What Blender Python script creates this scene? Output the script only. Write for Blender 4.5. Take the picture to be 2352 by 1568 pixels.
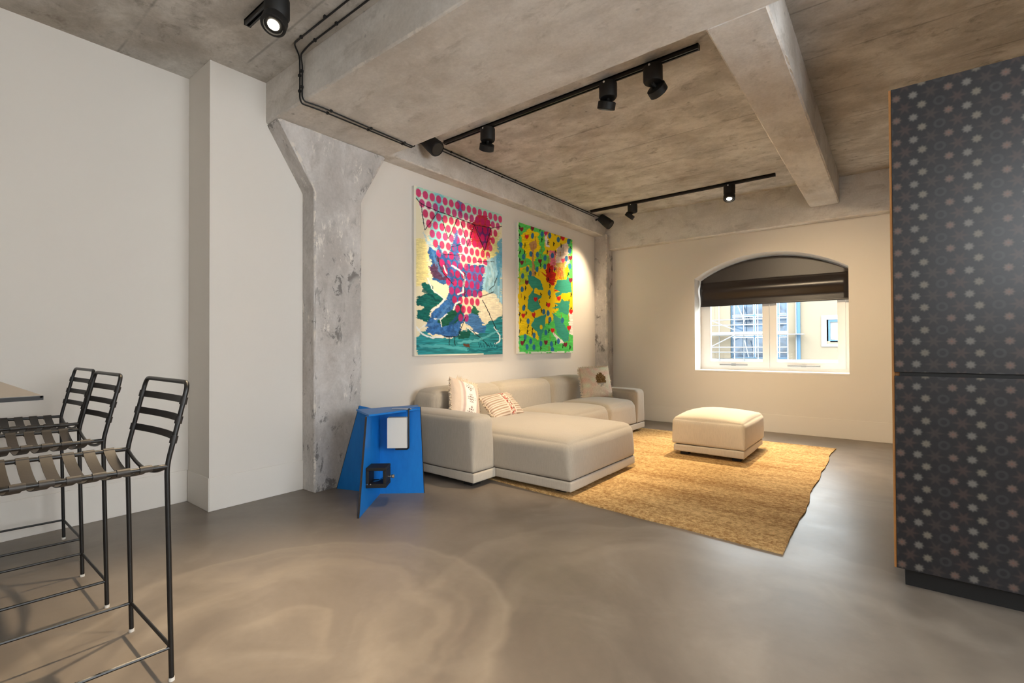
import bpy, bmesh, math, random
import numpy as np
from mathutils import Vector, Matrix, noise as mnoise

random.seed(7)
rng = np.random.RandomState(7)
for _o in list(bpy.data.objects):
    bpy.data.objects.remove(_o, do_unlink=True)
scene = bpy.context.scene
COL = scene.collection
R = math.radians

# ------------------------------------------------------------------ camera
CAM_YAW, CAM_PITCH, CAM_ROLL = R(38.2083), R(0.6184), R(-0.2464)
cam_data = bpy.data.cameras.new('camera')
cam_data.sensor_fit = 'HORIZONTAL'
cam_data.sensor_width = 36.0
cam_data.lens = 1105.24 * 36.0 / 2352.0
cam_data.clip_start = 0.02
cam_data.clip_end = 300
cam = bpy.data.objects.new('camera', cam_data)
COL.objects.link(cam)
_f = Vector((-math.sin(CAM_YAW) * math.cos(CAM_PITCH), math.cos(CAM_YAW) * math.cos(CAM_PITCH), math.sin(CAM_PITCH)))
_r0 = Vector((math.cos(CAM_YAW), math.sin(CAM_YAW), 0))
_u0 = _r0.cross(_f)
_r = _r0 * math.cos(CAM_ROLL) + _u0 * math.sin(CAM_ROLL)
_u = -_r0 * math.sin(CAM_ROLL) + _u0 * math.cos(CAM_ROLL)
cam.matrix_world = Matrix(((_r.x, _u.x, -_f.x, 0), (_r.y, _u.y, -_f.y, 0), (_r.z, _u.z, -_f.z, 1.15), (0, 0, 0, 1)))
scene.camera = cam

# ------------------------------------------------------------------ sky, daylight, exposure
world = bpy.data.worlds.new('overcast_sky')
scene.world = world
world.use_nodes = True
_bg = world.node_tree.nodes['Background']
_bg.inputs['Color'].default_value = (0.92, 0.97, 1.0, 1)
_bg.inputs['Strength'].default_value = 9.0

def portal(loc, direction, sx, sy):
    d = bpy.data.lights.new('window_portal', 'AREA')
    d.shape = 'RECTANGLE'; d.size = sx; d.size_y = sy
    d.cycles.is_portal = True
    o = bpy.data.objects.new('window_portal', d)
    COL.objects.link(o)
    o.location = loc
    o.rotation_euler = Vector(direction).to_track_quat('-Z', 'Z').to_euler()
    return o

# unseen glazing of the same loft: two windows in the right-hand wall, one behind the camera
RIGHT_X, BACK_Y, WIN_Y, LEFT_X, PAINT_X = 4.0, -1.9, 7.18, -4.174, -3.775
RIGHT_WINDOWS = [(-0.1, 1.3), (1.55, 2.85)]
BACK_WINDOWS = [(1.0, 2.2)]
WZ0, WZ1, BZ0 = 0.7, 3.0, 1.7
for a, b in RIGHT_WINDOWS:
    portal((RIGHT_X + 0.2, (a + b) / 2, (WZ0 + WZ1) / 2), (-1, 0, 0), b - a, WZ1 - WZ0)
for a, b in BACK_WINDOWS:
    portal(((a + b) / 2, BACK_Y - 0.2, (BZ0 + WZ1) / 2), (0, 1, 0), b - a, WZ1 - BZ0)
portal((-1.325, WIN_Y + 0.5, 1.3), (0, -1, 0), 1.85, 1.05)

scene.view_settings.view_transform = 'Standard'
scene.view_settings.look = 'None'
scene.view_settings.exposure = 0.78
scene.view_settings.gamma = 1.0
scene.view_settings.use_curve_mapping = False

WARM = (1.0, 0.77, 0.50)

# ------------------------------------------------------------------ helpers
def lin(r, g, b):
    def c(v):
        v /= 255.0
        return v / 12.92 if v <= 0.04045 else ((v + 0.055) / 1.055) ** 2.4
    return (c(r), c(g), c(b), 1.0)

def tag(o, label=None, cat=None, group=None, kind=None):
    if label: o['label'] = label
    if cat: o['category'] = cat
    if group: o['group'] = group
    if kind: o['kind'] = kind
    return o

def empty(name, loc, label, cat, group=None):
    o = bpy.data.objects.new(name, None)
    o.empty_display_size = 0.1
    COL.objects.link(o)
    o.location = loc
    return tag(o, label, cat, group)

def make(name, verts, faces, mat, parent=None, smooth=False, kind=None):
    """Mesh object; verts are world coordinates unless the parent is a thing, whose location is then subtracted."""
    me = bpy.data.meshes.new(name)
    v = np.asarray(verts, dtype=float)
    off = Vector((0, 0, 0))
    p = parent
    while p is not None:
        off = off + p.location
        p = p.parent
    v = v - np.array(off)
    me.from_pydata([tuple(q) for q in v], [], [tuple(f) for f in faces])
    me.update()
    if smooth:
        me.polygons.foreach_set('use_smooth', [True] * len(me.polygons))
    o = bpy.data.objects.new(name, me)
    COL.objects.link(o)
    if mat: me.materials.append(mat)
    if parent is not None: o.parent = parent
    if kind: o['kind'] = kind
    return o

class MB:
    """collects pieces of ONE part"""
    def __init__(s): s.v = []; s.f = []
    def add(s, v, f):
        n = len(s.v)
        s.v += [tuple(q) for q in v]
        s.f += [tuple(i + n for i in q) for q in f]
        return s
    def box(s, lo, hi):
        x0, y0, z0 = lo; x1, y1, z1 = hi
        return s.add([(x0, y0, z0), (x1, y0, z0), (x1, y1, z0), (x0, y1, z0), (x0, y0, z1), (x1, y0, z1), (x1, y1, z1), (x0, y1, z1)],
                     [(0, 3, 2, 1), (4, 5, 6, 7), (0, 1, 5, 4), (1, 2, 6, 5), (2, 3, 7, 6), (3, 0, 4, 7)])
    def tube(s, pts, r, n=10, closed=False):
        pts = [Vector(p) for p in pts]
        m = len(pts)
        rr = r if isinstance(r, (list, tuple)) else [r] * m
        v = []; f = []
        prev = None
        for i, p in enumerate(pts):
            t = (pts[min(i + 1, m - 1)] - pts[max(i - 1, 0)]).normalized()
            if prev is None:
                a = Vector((0, 0, 1)) if abs(t.z) < 0.9 else Vector((1, 0, 0))
                n1 = t.cross(a).normalized()
            else:
                n1 = (prev - t * prev.dot(t)).normalized()
            prev = n1
            n2 = t.cross(n1)
            for k in range(n):
                an = 2 * math.pi * k / n
                v.append(p + (n1 * math.cos(an) + n2 * math.sin(an)) * rr[i])
        for i in range(m - 1):
            for k in range(n):
                a = i * n + k; b = i * n + (k + 1) % n
                f.append((a, b, b + n, a + n))
        f.append(tuple(reversed(range(n))))
        f.append(tuple(range((m - 1) * n, m * n)))
        return s.add(v, f)
    def lathe(s, prof, origin, axis, n=28):
        """prof: list of (radius, height) along axis"""
        ax = Vector(axis).normalized()
        a = Vector((0, 0, 1)) if abs(ax.z) < 0.9 else Vector((1, 0, 0))
        e1 = ax.cross(a).normalized(); e2 = ax.cross(e1)
        o = Vector(origin); v = []; f = []
        for (r, h) in prof:
            for k in range(n):
                an = 2 * math.pi * k / n
                v.append(o + ax * h + (e1 * math.cos(an) + e2 * math.sin(an)) * r)
        for i in range(len(prof) - 1):
            for k in range(n):
                p = i * n + k; q = i * n + (k + 1) % n
                f.append((p, q, q + n, p + n))
        f.append(tuple(reversed(range(n))))
        f.append(tuple(range((len(prof) - 1) * n, len(prof) * n)))
        return s.add(v, f)
    def prism(s, poly, ext):
        """planar polygon (3D points) extruded by vector ext"""
        n = len(poly); e = Vector(ext)
        v = [Vector(p) for p in poly] + [Vector(p) + e for p in poly]
        f = [tuple(reversed(range(n))), tuple(range(n, 2 * n))]
        for i in range(n):
            j = (i + 1) % n
            f.append((i, j, j + n, i + n))
        return s.add(v, f)
    def build(s, name, mat, parent=None, smooth=False, bevel=0, kind=None, seg=2):
        o = make(name, s.v, s.f, mat, parent, False, kind)
        bm = bmesh.new(); bm.from_mesh(o.data)
        bmesh.ops.recalc_face_normals(bm, faces=bm.faces)
        bm.to_mesh(o.data); bm.free()
        if bevel:
            m = o.modifiers.new('bevel', 'BEVEL'); m.width = bevel; m.segments = seg; m.limit_method = 'ANGLE'
        if smooth or bevel:
            o.data.polygons.foreach_set('use_smooth', [True] * len(o.data.polygons))
            e = o.modifiers.new('smooth', 'WEIGHTED_NORMAL') if bevel else None
            if smooth and not bevel:
                o.data.set_sharp_from_angle(angle=R(38))
        return o

def box(name, lo, hi, mat, parent=None, bevel=0, kind=None):
    return MB().box(lo, hi).build(name, mat, parent, bevel=bevel, kind=kind)

def grid_box(lo, hi, axes):
    """surface grid of a box; axes = list of 3 coordinate lists; returns verts, faces (welded)"""
    idx = {}; V = []; F = []
    def vid(p):
        k = (round(p[0], 5), round(p[1], 5), round(p[2], 5))
        if k not in idx:
            idx[k] = len(V); V.append(p)
        return idx[k]
    X, Y, Z = axes
    def face(A, B, fn, flip):
        ids = [[vid(fn(a, b)) for b in B] for a in A]
        for i in range(len(A) - 1):
            for j in range(len(B) - 1):
                q = (ids[i][j], ids[i + 1][j], ids[i + 1][j + 1], ids[i][j + 1])
                F.append(tuple(reversed(q)) if flip else q)
    face(X, Y, lambda a, b: (a, b, Z[-1]), False)
    face(X, Y, lambda a, b: (a, b, Z[0]), True)
    face(Y, Z, lambda a, b: (X[-1], a, b), False)
    face(Y, Z, lambda a, b: (X[0], a, b), True)
    face(X, Z, lambda a, b: (a, Y[0], b), False)
    face(X, Z, lambda a, b: (a, Y[-1], b), True)
    return V, F

def soft_axis(lo, hi, r, n):
    a = [lo + r * t for t in (0, 0.12, 0.32, 0.6, 1.0)]
    b = [hi - r * t for t in (1.0, 0.6, 0.32, 0.12, 0)]
    m = [lo + r + (hi - lo - 2 * r) * i / n for i in range(1, n)]
    return a + m + b

def soft_box(name, lo, hi, r, mat, parent, crown=0.0, rb=None, bulge=0.0, seed=0, n=10):
    """upholstered block: rounded edges, crowned top, slightly bulged sides"""
    lo = np.array(lo, float); hi = np.array(hi, float)
    ax = [soft_axis(lo[i], hi[i], r, n) for i in range(3)]
    V, F = grid_box(lo, hi, ax)
    c = (lo + hi) / 2; h = (hi - lo) / 2
    out = []
    for p in V:
        p = np.array(p)
        q = (p - c) / h
        re = r
        if rb is not None:
            tz = min(1, max(0, (p[2] - lo[2]) / (hi[2] - lo[2]))); re = rb + (r - rb) * tz * tz * (3 - 2 * tz)
        inner = np.minimum(np.maximum(p, lo + re), hi - re)
        d = p - inner; L = np.linalg.norm(d)
        if L > re * 0.999 and L > 1e-9: p = inner + d / L * re
        wx, wy, wz = 1 - q[0] ** 2, 1 - q[1] ** 2, 1 - q[2] ** 2
        up = max(0.0, q[2])
        p[2] += crown * (max(0, wx) ** 0.55) * (max(0, wy) ** 0.55) * up
        p[0] += bulge * q[0] * max(0, wy) ** 0.6 * max(0, wz) ** 0.7
        p[1] += bulge * q[1] * max(0, wx) ** 0.6 * max(0, wz) ** 0.7
        nv = mnoise.noise(Vector((p[0] * 3 + seed, p[1] * 3, p[2] * 3)))
        p += (q / max(0.3, np.linalg.norm(q))) * nv * 0.006
        out.append(p)
    o = make(name, out, F, mat, parent, smooth=True)
    return o

def concrete_block(name, lo, hi, mat, res=0.05, parent=None, warp=None, rough=0.006, kind='structure'):
    """concrete with worn arrises: edge vertices knocked back, 'edge' attribute marks the chipped strip"""
    lo = np.array(lo, float); hi = np.array(hi, float)
    axes = []
    for i in range(3):
        L = hi[i] - lo[i]
        n = max(2, int(round(L / res)))
        a = [lo[i], lo[i] + 0.012] + [lo[i] + L * k / n for k in range(1, n)] + [hi[i] - 0.012, hi[i]]
        axes.append(a)
    V, F = grid_box(lo, hi, axes)
    V = np.array(V)
    d = np.minimum(V - lo, hi - V)
    ds = np.sort(d, axis=1)
    edge = np.clip(1 - ds[:, 1] / 0.05, 0, 1)
    c = (lo + hi) / 2
    for k in range(len(V)):
        if edge[k] > 0.6:
            nv = mnoise.noise(Vector(V[k]) * 9.0) + 0.6 * mnoise.noise(Vector(V[k]) * 31.0)
            amt = rough * (0.7 + max(0, nv) * 1.8)
            dv = np.where(d[k] < 0.02, np.sign(c - V[k]), 0)
            V[k] = V[k] + dv * amt * (1 if edge[k] > 0.9 else 0.15)
        else:
            pass
    if warp is not None:
        V = np.array([warp(v) for v in V])
    o = make(name, V, F, mat, parent, smooth=False)
    at = o.data.attributes.new('edge', 'FLOAT', 'POINT')
    at.data.foreach_set('value', edge.astype(np.float32))
    if kind and parent is None: o['kind'] = kind
    return o

# ------------------------------------------------------------------ materials
class NT:
    def __init__(s, name):
        s.m = bpy.data.materials.new(name); s.m.use_nodes = True
        s.t = s.m.node_tree; s.n = s.t.nodes; s.l = s.t.links
        s.b = s.n['Principled BSDF']
    def node(s, typ, **kw):
        n = s.n.new(typ)
        for k, v in kw.items(): setattr(n, k, v)
        return n
    def link(s, a, b): s.l.new(a, b)
    def val(s, sock, v):
        if isinstance(v, bpy.types.NodeSocket): s.link(v, sock)
        else: sock.default_value = v
    def math(s, op, a, b=None, c=None, clamp=False):
        n = s.node('ShaderNodeMath', operation=op); n.use_clamp = clamp
        s.val(n.inputs[0], a)
        if b is not None: s.val(n.inputs[1], b)
        if c is not None: s.val(n.inputs[2], c)
        return n.outputs[0]
    def mix(s, fac, a, b, blend='MIX'):
        n = s.node('ShaderNodeMix', data_type='RGBA', blend_type=blend)
        s.val(n.inputs['Factor'], fac); s.val(n.inputs['A'], a); s.val(n.inputs['B'], b)
        return n.outputs['Result']
    def pos(s): return s.node('ShaderNodeNewGeometry').outputs['Position']
    def obj(s): return s.node('ShaderNodeTexCoord').outputs['Object']
    def mapping(s, v, scale=(1, 1, 1), loc=(0, 0, 0), rot=(0, 0, 0)):
        n = s.node('ShaderNodeMapping')
        s.link(v, n.inputs['Vector'])
        n.inputs['Scale'].default_value = scale; n.inputs['Location'].default_value = loc; n.inputs['Rotation'].default_value = rot
        return n.outputs[0]
    def noise(s, v, scale, detail=4, rough=0.55, dist=0.0, out='Fac'):
        n = s.node('ShaderNodeTexNoise')
        s.link(v, n.inputs['Vector'])
        n.inputs['Scale'].default_value = scale; n.inputs['Detail'].default_value = detail
        n.inputs['Roughness'].default_value = rough; n.inputs['Distortion'].default_value = dist
        return n.outputs[out]
    def ramp(s, fac, a, b, c0=(0, 0, 0, 1), c1=(1, 1, 1, 1), interp='LINEAR'):
        n = s.node('ShaderNodeValToRGB'); n.color_ramp.interpolation = interp
        e = n.color_ramp.elements
        e[0].position = a; e[0].color = c0; e[1].position = b; e[1].color = c1
        s.link(fac, n.inputs[0])
        return n.outputs[0]
    def step(s, v, a, b):
        n = s.node('ShaderNodeMapRange'); n.interpolation_type = 'SMOOTHSTEP'
        s.val(n.inputs['Value'], v)
        n.inputs['From Min'].default_value = a; n.inputs['From Max'].default_value = b
        return n.outputs[0]
    def bump(s, h, strength=0.3, dist=0.01):
        n = s.node('ShaderNodeBump'); n.inputs['Strength'].default_value = strength; n.inputs['Distance'].default_value = dist
        s.link(h, n.inputs['Height']); s.link(n.outputs[0], s.b.inputs['Normal'])
    def set(s, color=None, rough=None, metal=None, spec=None):
        if color is not None: s.val(s.b.inputs['Base Color'], color)
        if rough is not None: s.val(s.b.inputs['Roughness'], rough)
        if metal is not None: s.val(s.b.inputs['Metallic'], metal)
        if spec is not None: s.val(s.b.inputs['Specular IOR Level'], spec)
        return s.m

def plain(name, col, rough=0.5, metal=0.0, spec=0.5, grain=0.0, gscale=40, bump=0.0):
    t = NT(name)
    c = col
    if grain or bump:
        nz = t.noise(t.pos(), gscale, 5)
        if grain:
            d = tuple(v * (1 - grain) for v in col[:3]) + (1,)
            c = t.mix(nz, d, tuple(min(1, v * (1 + grain * 0.6)) for v in col[:3]) + (1,))
        if bump: t.bump(nz, bump, 0.004)
    return t.set(c, rough, metal, spec)

def concrete(name, c0, c1, stain, streak=(0.5, 5, 5), stain_amt=0.5, chips=0.75, boards=0.0, pit=0.5, bumpy=0.25, scuff=0.0):
    t = NT(name)
    p = t.pos()
    big = t.noise(p, 0.9, 5, 0.6, 0.4)
    mid = t.noise(p, 4.0, 6, 0.62, 0.6)
    st = t.noise(t.mapping(p, streak), 2.2, 6, 0.6, 0.5)
    fine = t.noise(p, 55, 4, 0.6)
    blotch = t.noise(t.mapping(p, tuple(v ** 0.4 for v in streak), (5, 2, 1)), 1.5, 9, 0.72, 0.3)
    mixf = t.math('ADD', t.math('MULTIPLY', st, 0.4), t.math('MULTIPLY', blotch, 0.6))
    col = t.mix(t.step(mixf, 0.38, 0.62), c0, c1)
    col = t.mix(t.math('MULTIPLY', t.step(big, 0.46, 0.72), stain_amt), col, stain)
    dk = t.math('MULTIPLY', t.step(t.noise(t.mapping(p, tuple(v * 1.7 for v in streak), (3, 1, 7)), 2.0, 8, 0.72, 0.5), 0.53, 0.68), stain_amt * 0.8)
    col = t.mix(dk, col, tuple(v * 0.55 for v in stain[:3]) + (1,))
    col = t.mix(t.math('MULTIPLY', t.step(mid, 0.55, 0.8), 0.35), col, tuple(min(1, v * 1.25) for v in c1[:3]) + (1,))
    col = t.mix(t.math('MULTIPLY', t.step(fine, 0.3, 0.75), 0.25), tuple(v * 0.8 for v in c0[:3]) + (1,), col) if False else col
    fm = t.math('MULTIPLY_ADD', fine, 0.30, 0.85)
    cm = t.node('ShaderNodeMix', data_type='RGBA', blend_type='MULTIPLY'); cm.inputs['Factor'].default_value = 1
    t.link(col, cm.inputs['A'])
    cc = t.node('ShaderNodeCombineColor'); [t.link(fm, cc.inputs[i]) for i in range(3)]
    t.link(cc.outputs[0], cm.inputs['B'])
    col = cm.outputs['Result']
    # blow holes
    vor = t.node('ShaderNodeTexVoronoi'); t.link(p, vor.inputs['Vector']); vor.inputs['Scale'].default_value = 9.0
    hole = t.math('MULTIPLY', t.math('SUBTRACT', 1.0, t.step(vor.outputs['Distance'], 0.05, 0.14)), t.step(t.noise(p, 2.6, 2), 0.52, 0.62))
    hole = t.math('MULTIPLY', hole, pit)
    col = t.mix(hole, col, tuple(v * 0.4 for v in c0[:3]) + (1,))
    if scuff:
        sc1 = t.math('MULTIPLY', t.step(t.noise(t.mapping(p, (1, 1, 0.55), (9, 4, 2)), 9, 6, 0.75, 0.4), 0.54, 0.60), t.step(t.noise(p, 2.4, 2), 0.5, 0.60))
        col = t.mix(t.math('MULTIPLY', sc1, scuff), col, tuple(v * 0.5 for v in c0[:3]) + (1,))
        sc2 = t.math('MULTIPLY', t.step(t.noise(t.mapping(p, (1.2, 1.2, 0.4), (2, 8, 5)), 11, 7, 0.8, 0.2), 0.54, 0.62), t.step(t.noise(t.mapping(p, (1, 1, 1), (7, 7, 7)), 2.1, 2), 0.50, 0.60))
        col = t.mix(t.math('MULTIPLY', sc2, scuff), col, lin(226, 220, 212))
    # worn arrises: pale aggregate showing
    ed = t.node('ShaderNodeAttribute', attribute_name='edge').outputs['Fac']
    cn = t.noise(p, 16, 5, 0.7)
    chip = t.math('MULTIPLY', t.step(t.math('MULTIPLY_ADD', ed, 0.30, cn), 0.71, 0.79), t.step(ed, 0.5, 0.85))
    chip = t.math('MULTIPLY', chip, t.step(t.noise(p, 5.1, 3), 0.42, 0.56))
    chip = t.math('MULTIPLY', chip, chips)
    col = t.mix(chip, col, lin(222, 214, 204))
    h = t.math('ADD', t.math('MULTIPLY', mid, 0.5), t.math('ADD', t.math('MULTIPLY', fine, 0.25), t.math('ADD', t.math('MULTIPLY', st, 0.7), t.math('MULTIPLY', hole, -0.8))))
    if boards:
        sx = t.node('ShaderNodeSeparateXYZ'); t.link(p, sx.inputs[0])
        yy = t.math('ADD', sx.outputs['Y'], t.math('MULTIPLY', t.noise(p, 0.8, 2), 0.03))
        fr = t.math('FRACT', t.math('DIVIDE', yy, boards))
        seam = t.math('SUBTRACT', 1.0, t.step(t.math('ABSOLUTE', t.math('SUBTRACT', fr, 0.5)), 0.0, 0.02))
        seam = t.math('MULTIPLY', seam, t.step(t.noise(p, 1.7, 3), 0.42, 0.6))
        col = t.mix(t.math('MULTIPLY', seam, 0.55), col, tuple(v * 0.45 for v in c0[:3]) + (1,))
        h = t.math('ADD', h, t.math('MULTIPLY', seam, -0.8))
    t.bump(h, bumpy, 0.02)
    return t.set(col, 0.88, 0, 0.25)

M = {}
M['wall'] = plain('white_wall_paint', lin(226, 220, 212), 0.75, spec=0.25, grain=0.02, gscale=3)
M['skirting'] = plain('white_skirting_paint', lin(228, 222, 214), 0.55, spec=0.35)
M['white_frame'] = plain('white_window_paint', lin(236, 234, 230), 0.4)
M['slab'] = concrete('board_marked_slab', lin(180, 175, 168), lin(218, 214, 208), lin(154, 142, 126), (1.4, 2.3, 2.3), 0.62, 0.3, boards=0.62)
M['beam'] = concrete('grey_concrete_beam', lin(204, 199, 193), lin(226, 222, 217), lin(186, 173, 158), (1.0, 2.2, 2.2), 0.4, 0.9)
M['beam_y'] = concrete('grey_concrete_side_beam', lin(200, 195, 190), lin(224, 220, 215), lin(178, 163, 144), (2.2, 1.0, 2.2), 0.45, 0.9)
M['column'] = concrete('pale_concrete_column', lin(180, 175, 171), lin(210, 206, 203), lin(172, 156, 142), (2.2, 2.2, 0.9), 0.35, 1.0, pit=0.8, scuff=1.0)
M['black_metal'] = plain('black_painted_steel', lin(20, 19, 19), 0.38)
M['black_matte'] = plain('black_matte_plastic', lin(17, 16, 16), 0.6)
M['chrome'] = plain('chrome', (0.8, 0.8, 0.8, 1), 0.12, 1.0)
M['silver'] = plain('brushed_silver', (0.42, 0.42, 0.42, 1), 0.32, 1.0)
M['leather'] = plain('dark_brown_leather', lin(52, 47, 43), 0.5, grain=0.15, gscale=90, bump=0.1)
M['white_plastic'] = plain('white_plastic', lin(225, 222, 215), 0.4)

def emissive(name, col, s):
    t = NT(name); t.set(col, 0.5)
    t.b.inputs['Emission Color'].default_value = col; t.b.inputs['Emission Strength'].default_value = s
    return t.m
M['lens'] = emissive('lit_lens', (1.0, 0.86, 0.66, 1), 14.0)

def glass_mat(name, tint, gloss):
    t = NT(name); t.n.remove(t.b)
    tr = t.node('ShaderNodeBsdfTransparent'); tr.inputs[0].default_value = tint
    gl = t.node('ShaderNodeBsdfGlossy'); gl.inputs['Roughness'].default_value = 0.02
    mx = t.node('ShaderNodeMixShader'); mx.inputs[0].default_value = gloss
    t.link(tr.outputs[0], mx.inputs[1]); t.link(gl.outputs[0], mx.inputs[2])
    t.link(mx.outputs[0], t.n['Material Output'].inputs['Surface'])
    return t.m
M['glass'] = glass_mat('clear_window_glass', (0.96, 0.98, 0.98, 1), 0.04)

def floor_mat():
    t = NT('polished_microcement'); p = t.pos()
    big = t.noise(p, 0.55, 5, 0.55, 1.6)
    mid = t.noise(p, 1.6, 6, 0.55, 1.2)
    soft = t.noise(p, 2.2, 3, 0.5)
    fine = t.noise(p, 26, 5, 0.65)
    col = t.mix(t.step(big, 0.32, 0.68), lin(110, 101, 92), lin(136, 126, 116))
    col = t.mix(t.math('MULTIPLY', t.step(mid, 0.5, 0.75), 0.35), col, lin(162, 153, 142))
    # trowel sweeps: faint arcs around a few centres
    def arcs(cx, cy, rmin, rmax, scale, seed):
        v = t.node('ShaderNodeVectorMath', operation='SUBTRACT'); t.link(p, v.inputs[0]); v.inputs[1].default_value = (cx, cy, 0)
        wob = t.noise(t.mapping(p, (1, 1, 1), (seed, 0, 0)), 1.4, 3, 0.5, 0.6)
        ln = t.node('ShaderNodeVectorMath', operation='LENGTH'); t.link(v.outputs[0], ln.inputs[0])
        r = t.math('MULTIPLY_ADD', t.math('SUBTRACT', wob, 0.5), 0.5, ln.outputs['Value'])
        cmb = t.node('ShaderNodeCombineXYZ'); t.link(t.math('MULTIPLY', r, scale), cmb.inputs[0]); t.link(t.math('MULTIPLY', wob, 1.2), cmb.inputs[1])
        ring = t.noise(cmb.outputs[0], 1.0, 2, 0.5)
        msk = t.math('MULTIPLY', t.step(r, rmin, rmin + 0.25), t.math('SUBTRACT', 1.0, t.step(r, rmax - 0.05, rmax)))
        return t.math('MULTIPLY', t.step(ring, 0.42, 0.70), msk)
    a1 = arcs(-1.95, 1.0, 0.0, 0.9, 6.0, 0)
    a2 = arcs(-0.6, 1.9, 0.3, 1.3, 4.0, 4)
    col = t.mix(t.math('MULTIPLY', a1, 0.30), col, lin(176, 164, 148))
    col = t.mix(t.math('MULTIPLY', a2, 0.22), col, lin(176, 164, 148))
    fm = t.math('MULTIPLY_ADD', fine, 0.16, 0.92)
    hs = t.node('ShaderNodeHueSaturation'); t.link(col, hs.inputs['Color']); t.link(fm, hs.inputs['Value'])
    rough = t.math('MULTIPLY_ADD', mid, 0.20, 0.29)
    t.bump(t.math('ADD', soft, t.math('MULTIPLY', fine, 0.05)), 0.05, 0.02)
    return t.set(hs.outputs[0], rough, 0, 0.5)
M['floor'] = floor_mat()

def fabric(name, col, weave=420, var=0.10):
    t = NT(name); p = t.obj()
    n1 = t.noise(p, weave, 2, 0.6)
    n2 = t.noise(t.mapping(p, (1, 1, 0.12)), 160, 3, 0.6)
    n3 = t.noise(p, 3, 3)
    f = t.math('ADD', t.math('MULTIPLY', n1, 0.4), t.math('ADD', t.math('MULTIPLY', n2, 0.4), t.math('MULTIPLY', n3, 0.2)))
    c = t.mix(t.step(f, 0.3, 0.7), tuple(v * (1 - var) for v in col[:3]) + (1,), tuple(min(1, v * (1 + var)) for v in col[:3]) + (1,))
    t.bump(f, 0.25, 0.003)
    t.b.inputs['Sheen Weight'].default_value = 0.25
    return t.set(c, 0.9, 0, 0.15)
M['sofa'] = fabric('beige_sofa_fabric', lin(176, 167, 153))
M['sofa_base'] = fabric('pale_sofa_base_fabric', lin(186, 178, 165))
# ================================================================== THE SETTING
SLAB_Z = 3.195
floor = box('floor', (LEFT_X - 0.4, BACK_Y - 0.4, -0.2), (RIGHT_X + 0.4, WIN_Y + 0.42, 0.0), M['floor'], kind='structure')
ceiling = box('ceiling', (LEFT_X - 0.4, BACK_Y - 0.4, SLAB_Z), (RIGHT_X + 0.4, WIN_Y + 0.42, SLAB_Z + 0.3), M['slab'], kind='structure')

# left wall, boxed-out pier beside the column and the wall behind the sofa
box('wall_left', (LEFT_X - 0.3, BACK_Y - 0.3, 0), (LEFT_X, 1.346, SLAB_Z + 0.05), M['wall'], kind='structure')
box('wall_pier', (LEFT_X - 0.3, 1.346, 0), (PAINT_X, 2.06, SLAB_Z + 0.05), M['wall'], kind='structure')
box('wall_sofa', (LEFT_X - 0.3, 2.06, 0), (PAINT_X, WIN_Y + 0.02, SLAB_Z + 0.05), M['wall'], kind='structure')

# window wall with a segmental-arched opening
WX0, WX1, WSILL, WSPR, WAPEX = -2.25, -0.40, 0.79, 2.125, 2.405
WALL_T = 0.42
def arch_z(x, x0=WX0, x1=WX1, spr=WSPR, apex=WAPEX):
    half = (x1 - x0) / 2; rise = apex - spr
    rad = (half * half + rise * rise) / (2 * rise)
    cx = (x0 + x1) / 2
    return apex - rad + math.sqrt(max(0, rad * rad - (x - cx) ** 2))
mb = MB()
y0, y1 = WIN_Y, WIN_Y + WALL_T
mb.box((LEFT_X - 0.3, y0, 0), (WX0, y1, SLAB_Z + 0.05))
mb.box((WX1, y0, 0), (RIGHT_X + 0.3, y1, SLAB_Z + 0.05))
mb.box((WX0, y0, 0), (WX1, y1, WSILL))
N = 40
for i in range(N):
    a = WX0 + (WX1 - WX0) * i / N; b = WX0 + (WX1 - WX0) * (i + 1) / N
    za, zb = arch_z(a), arch_z(b)
    mb.prism([(a, y0, za), (b, y0, zb), (b, y0, SLAB_Z + 0.05), (a, y0, SLAB_Z + 0.05)], (0, WALL_T, 0))
mb.build('wall_window', M['wall'], kind='structure')

def pierced_wall(name, axis, c0, c1, span, openings, mat, sill):
    """straight wall with rectangular window openings (unseen side of the loft)"""
    m = MB()
    def bx(a, b, z0, z1):
        if axis == 'x': m.box((c0, a, z0), (c1, b, z1))
        else: m.box((a, c0, z0), (b, c1, z1))
    cur = span[0]
    for a, b in openings:
        bx(cur, a, 0, SLAB_Z + 0.05); bx(a, b, 0, sill); bx(a, b, WZ1, SLAB_Z + 0.05); cur = b
    bx(cur, span[1], 0, SLAB_Z + 0.05)
    return m.build(name, mat, kind='structure')
pierced_wall('wall_right', 'x', RIGHT_X, RIGHT_X + 0.3, (BACK_Y - 0.3, WIN_Y + 0.1), RIGHT_WINDOWS, M['wall'], WZ0)
pierced_wall('wall_back', 'y', BACK_Y - 0.3, BACK_Y, (LEFT_X - 0.3, RIGHT_X + 0.3), BACK_WINDOWS, M['wall'], BZ0)
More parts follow.
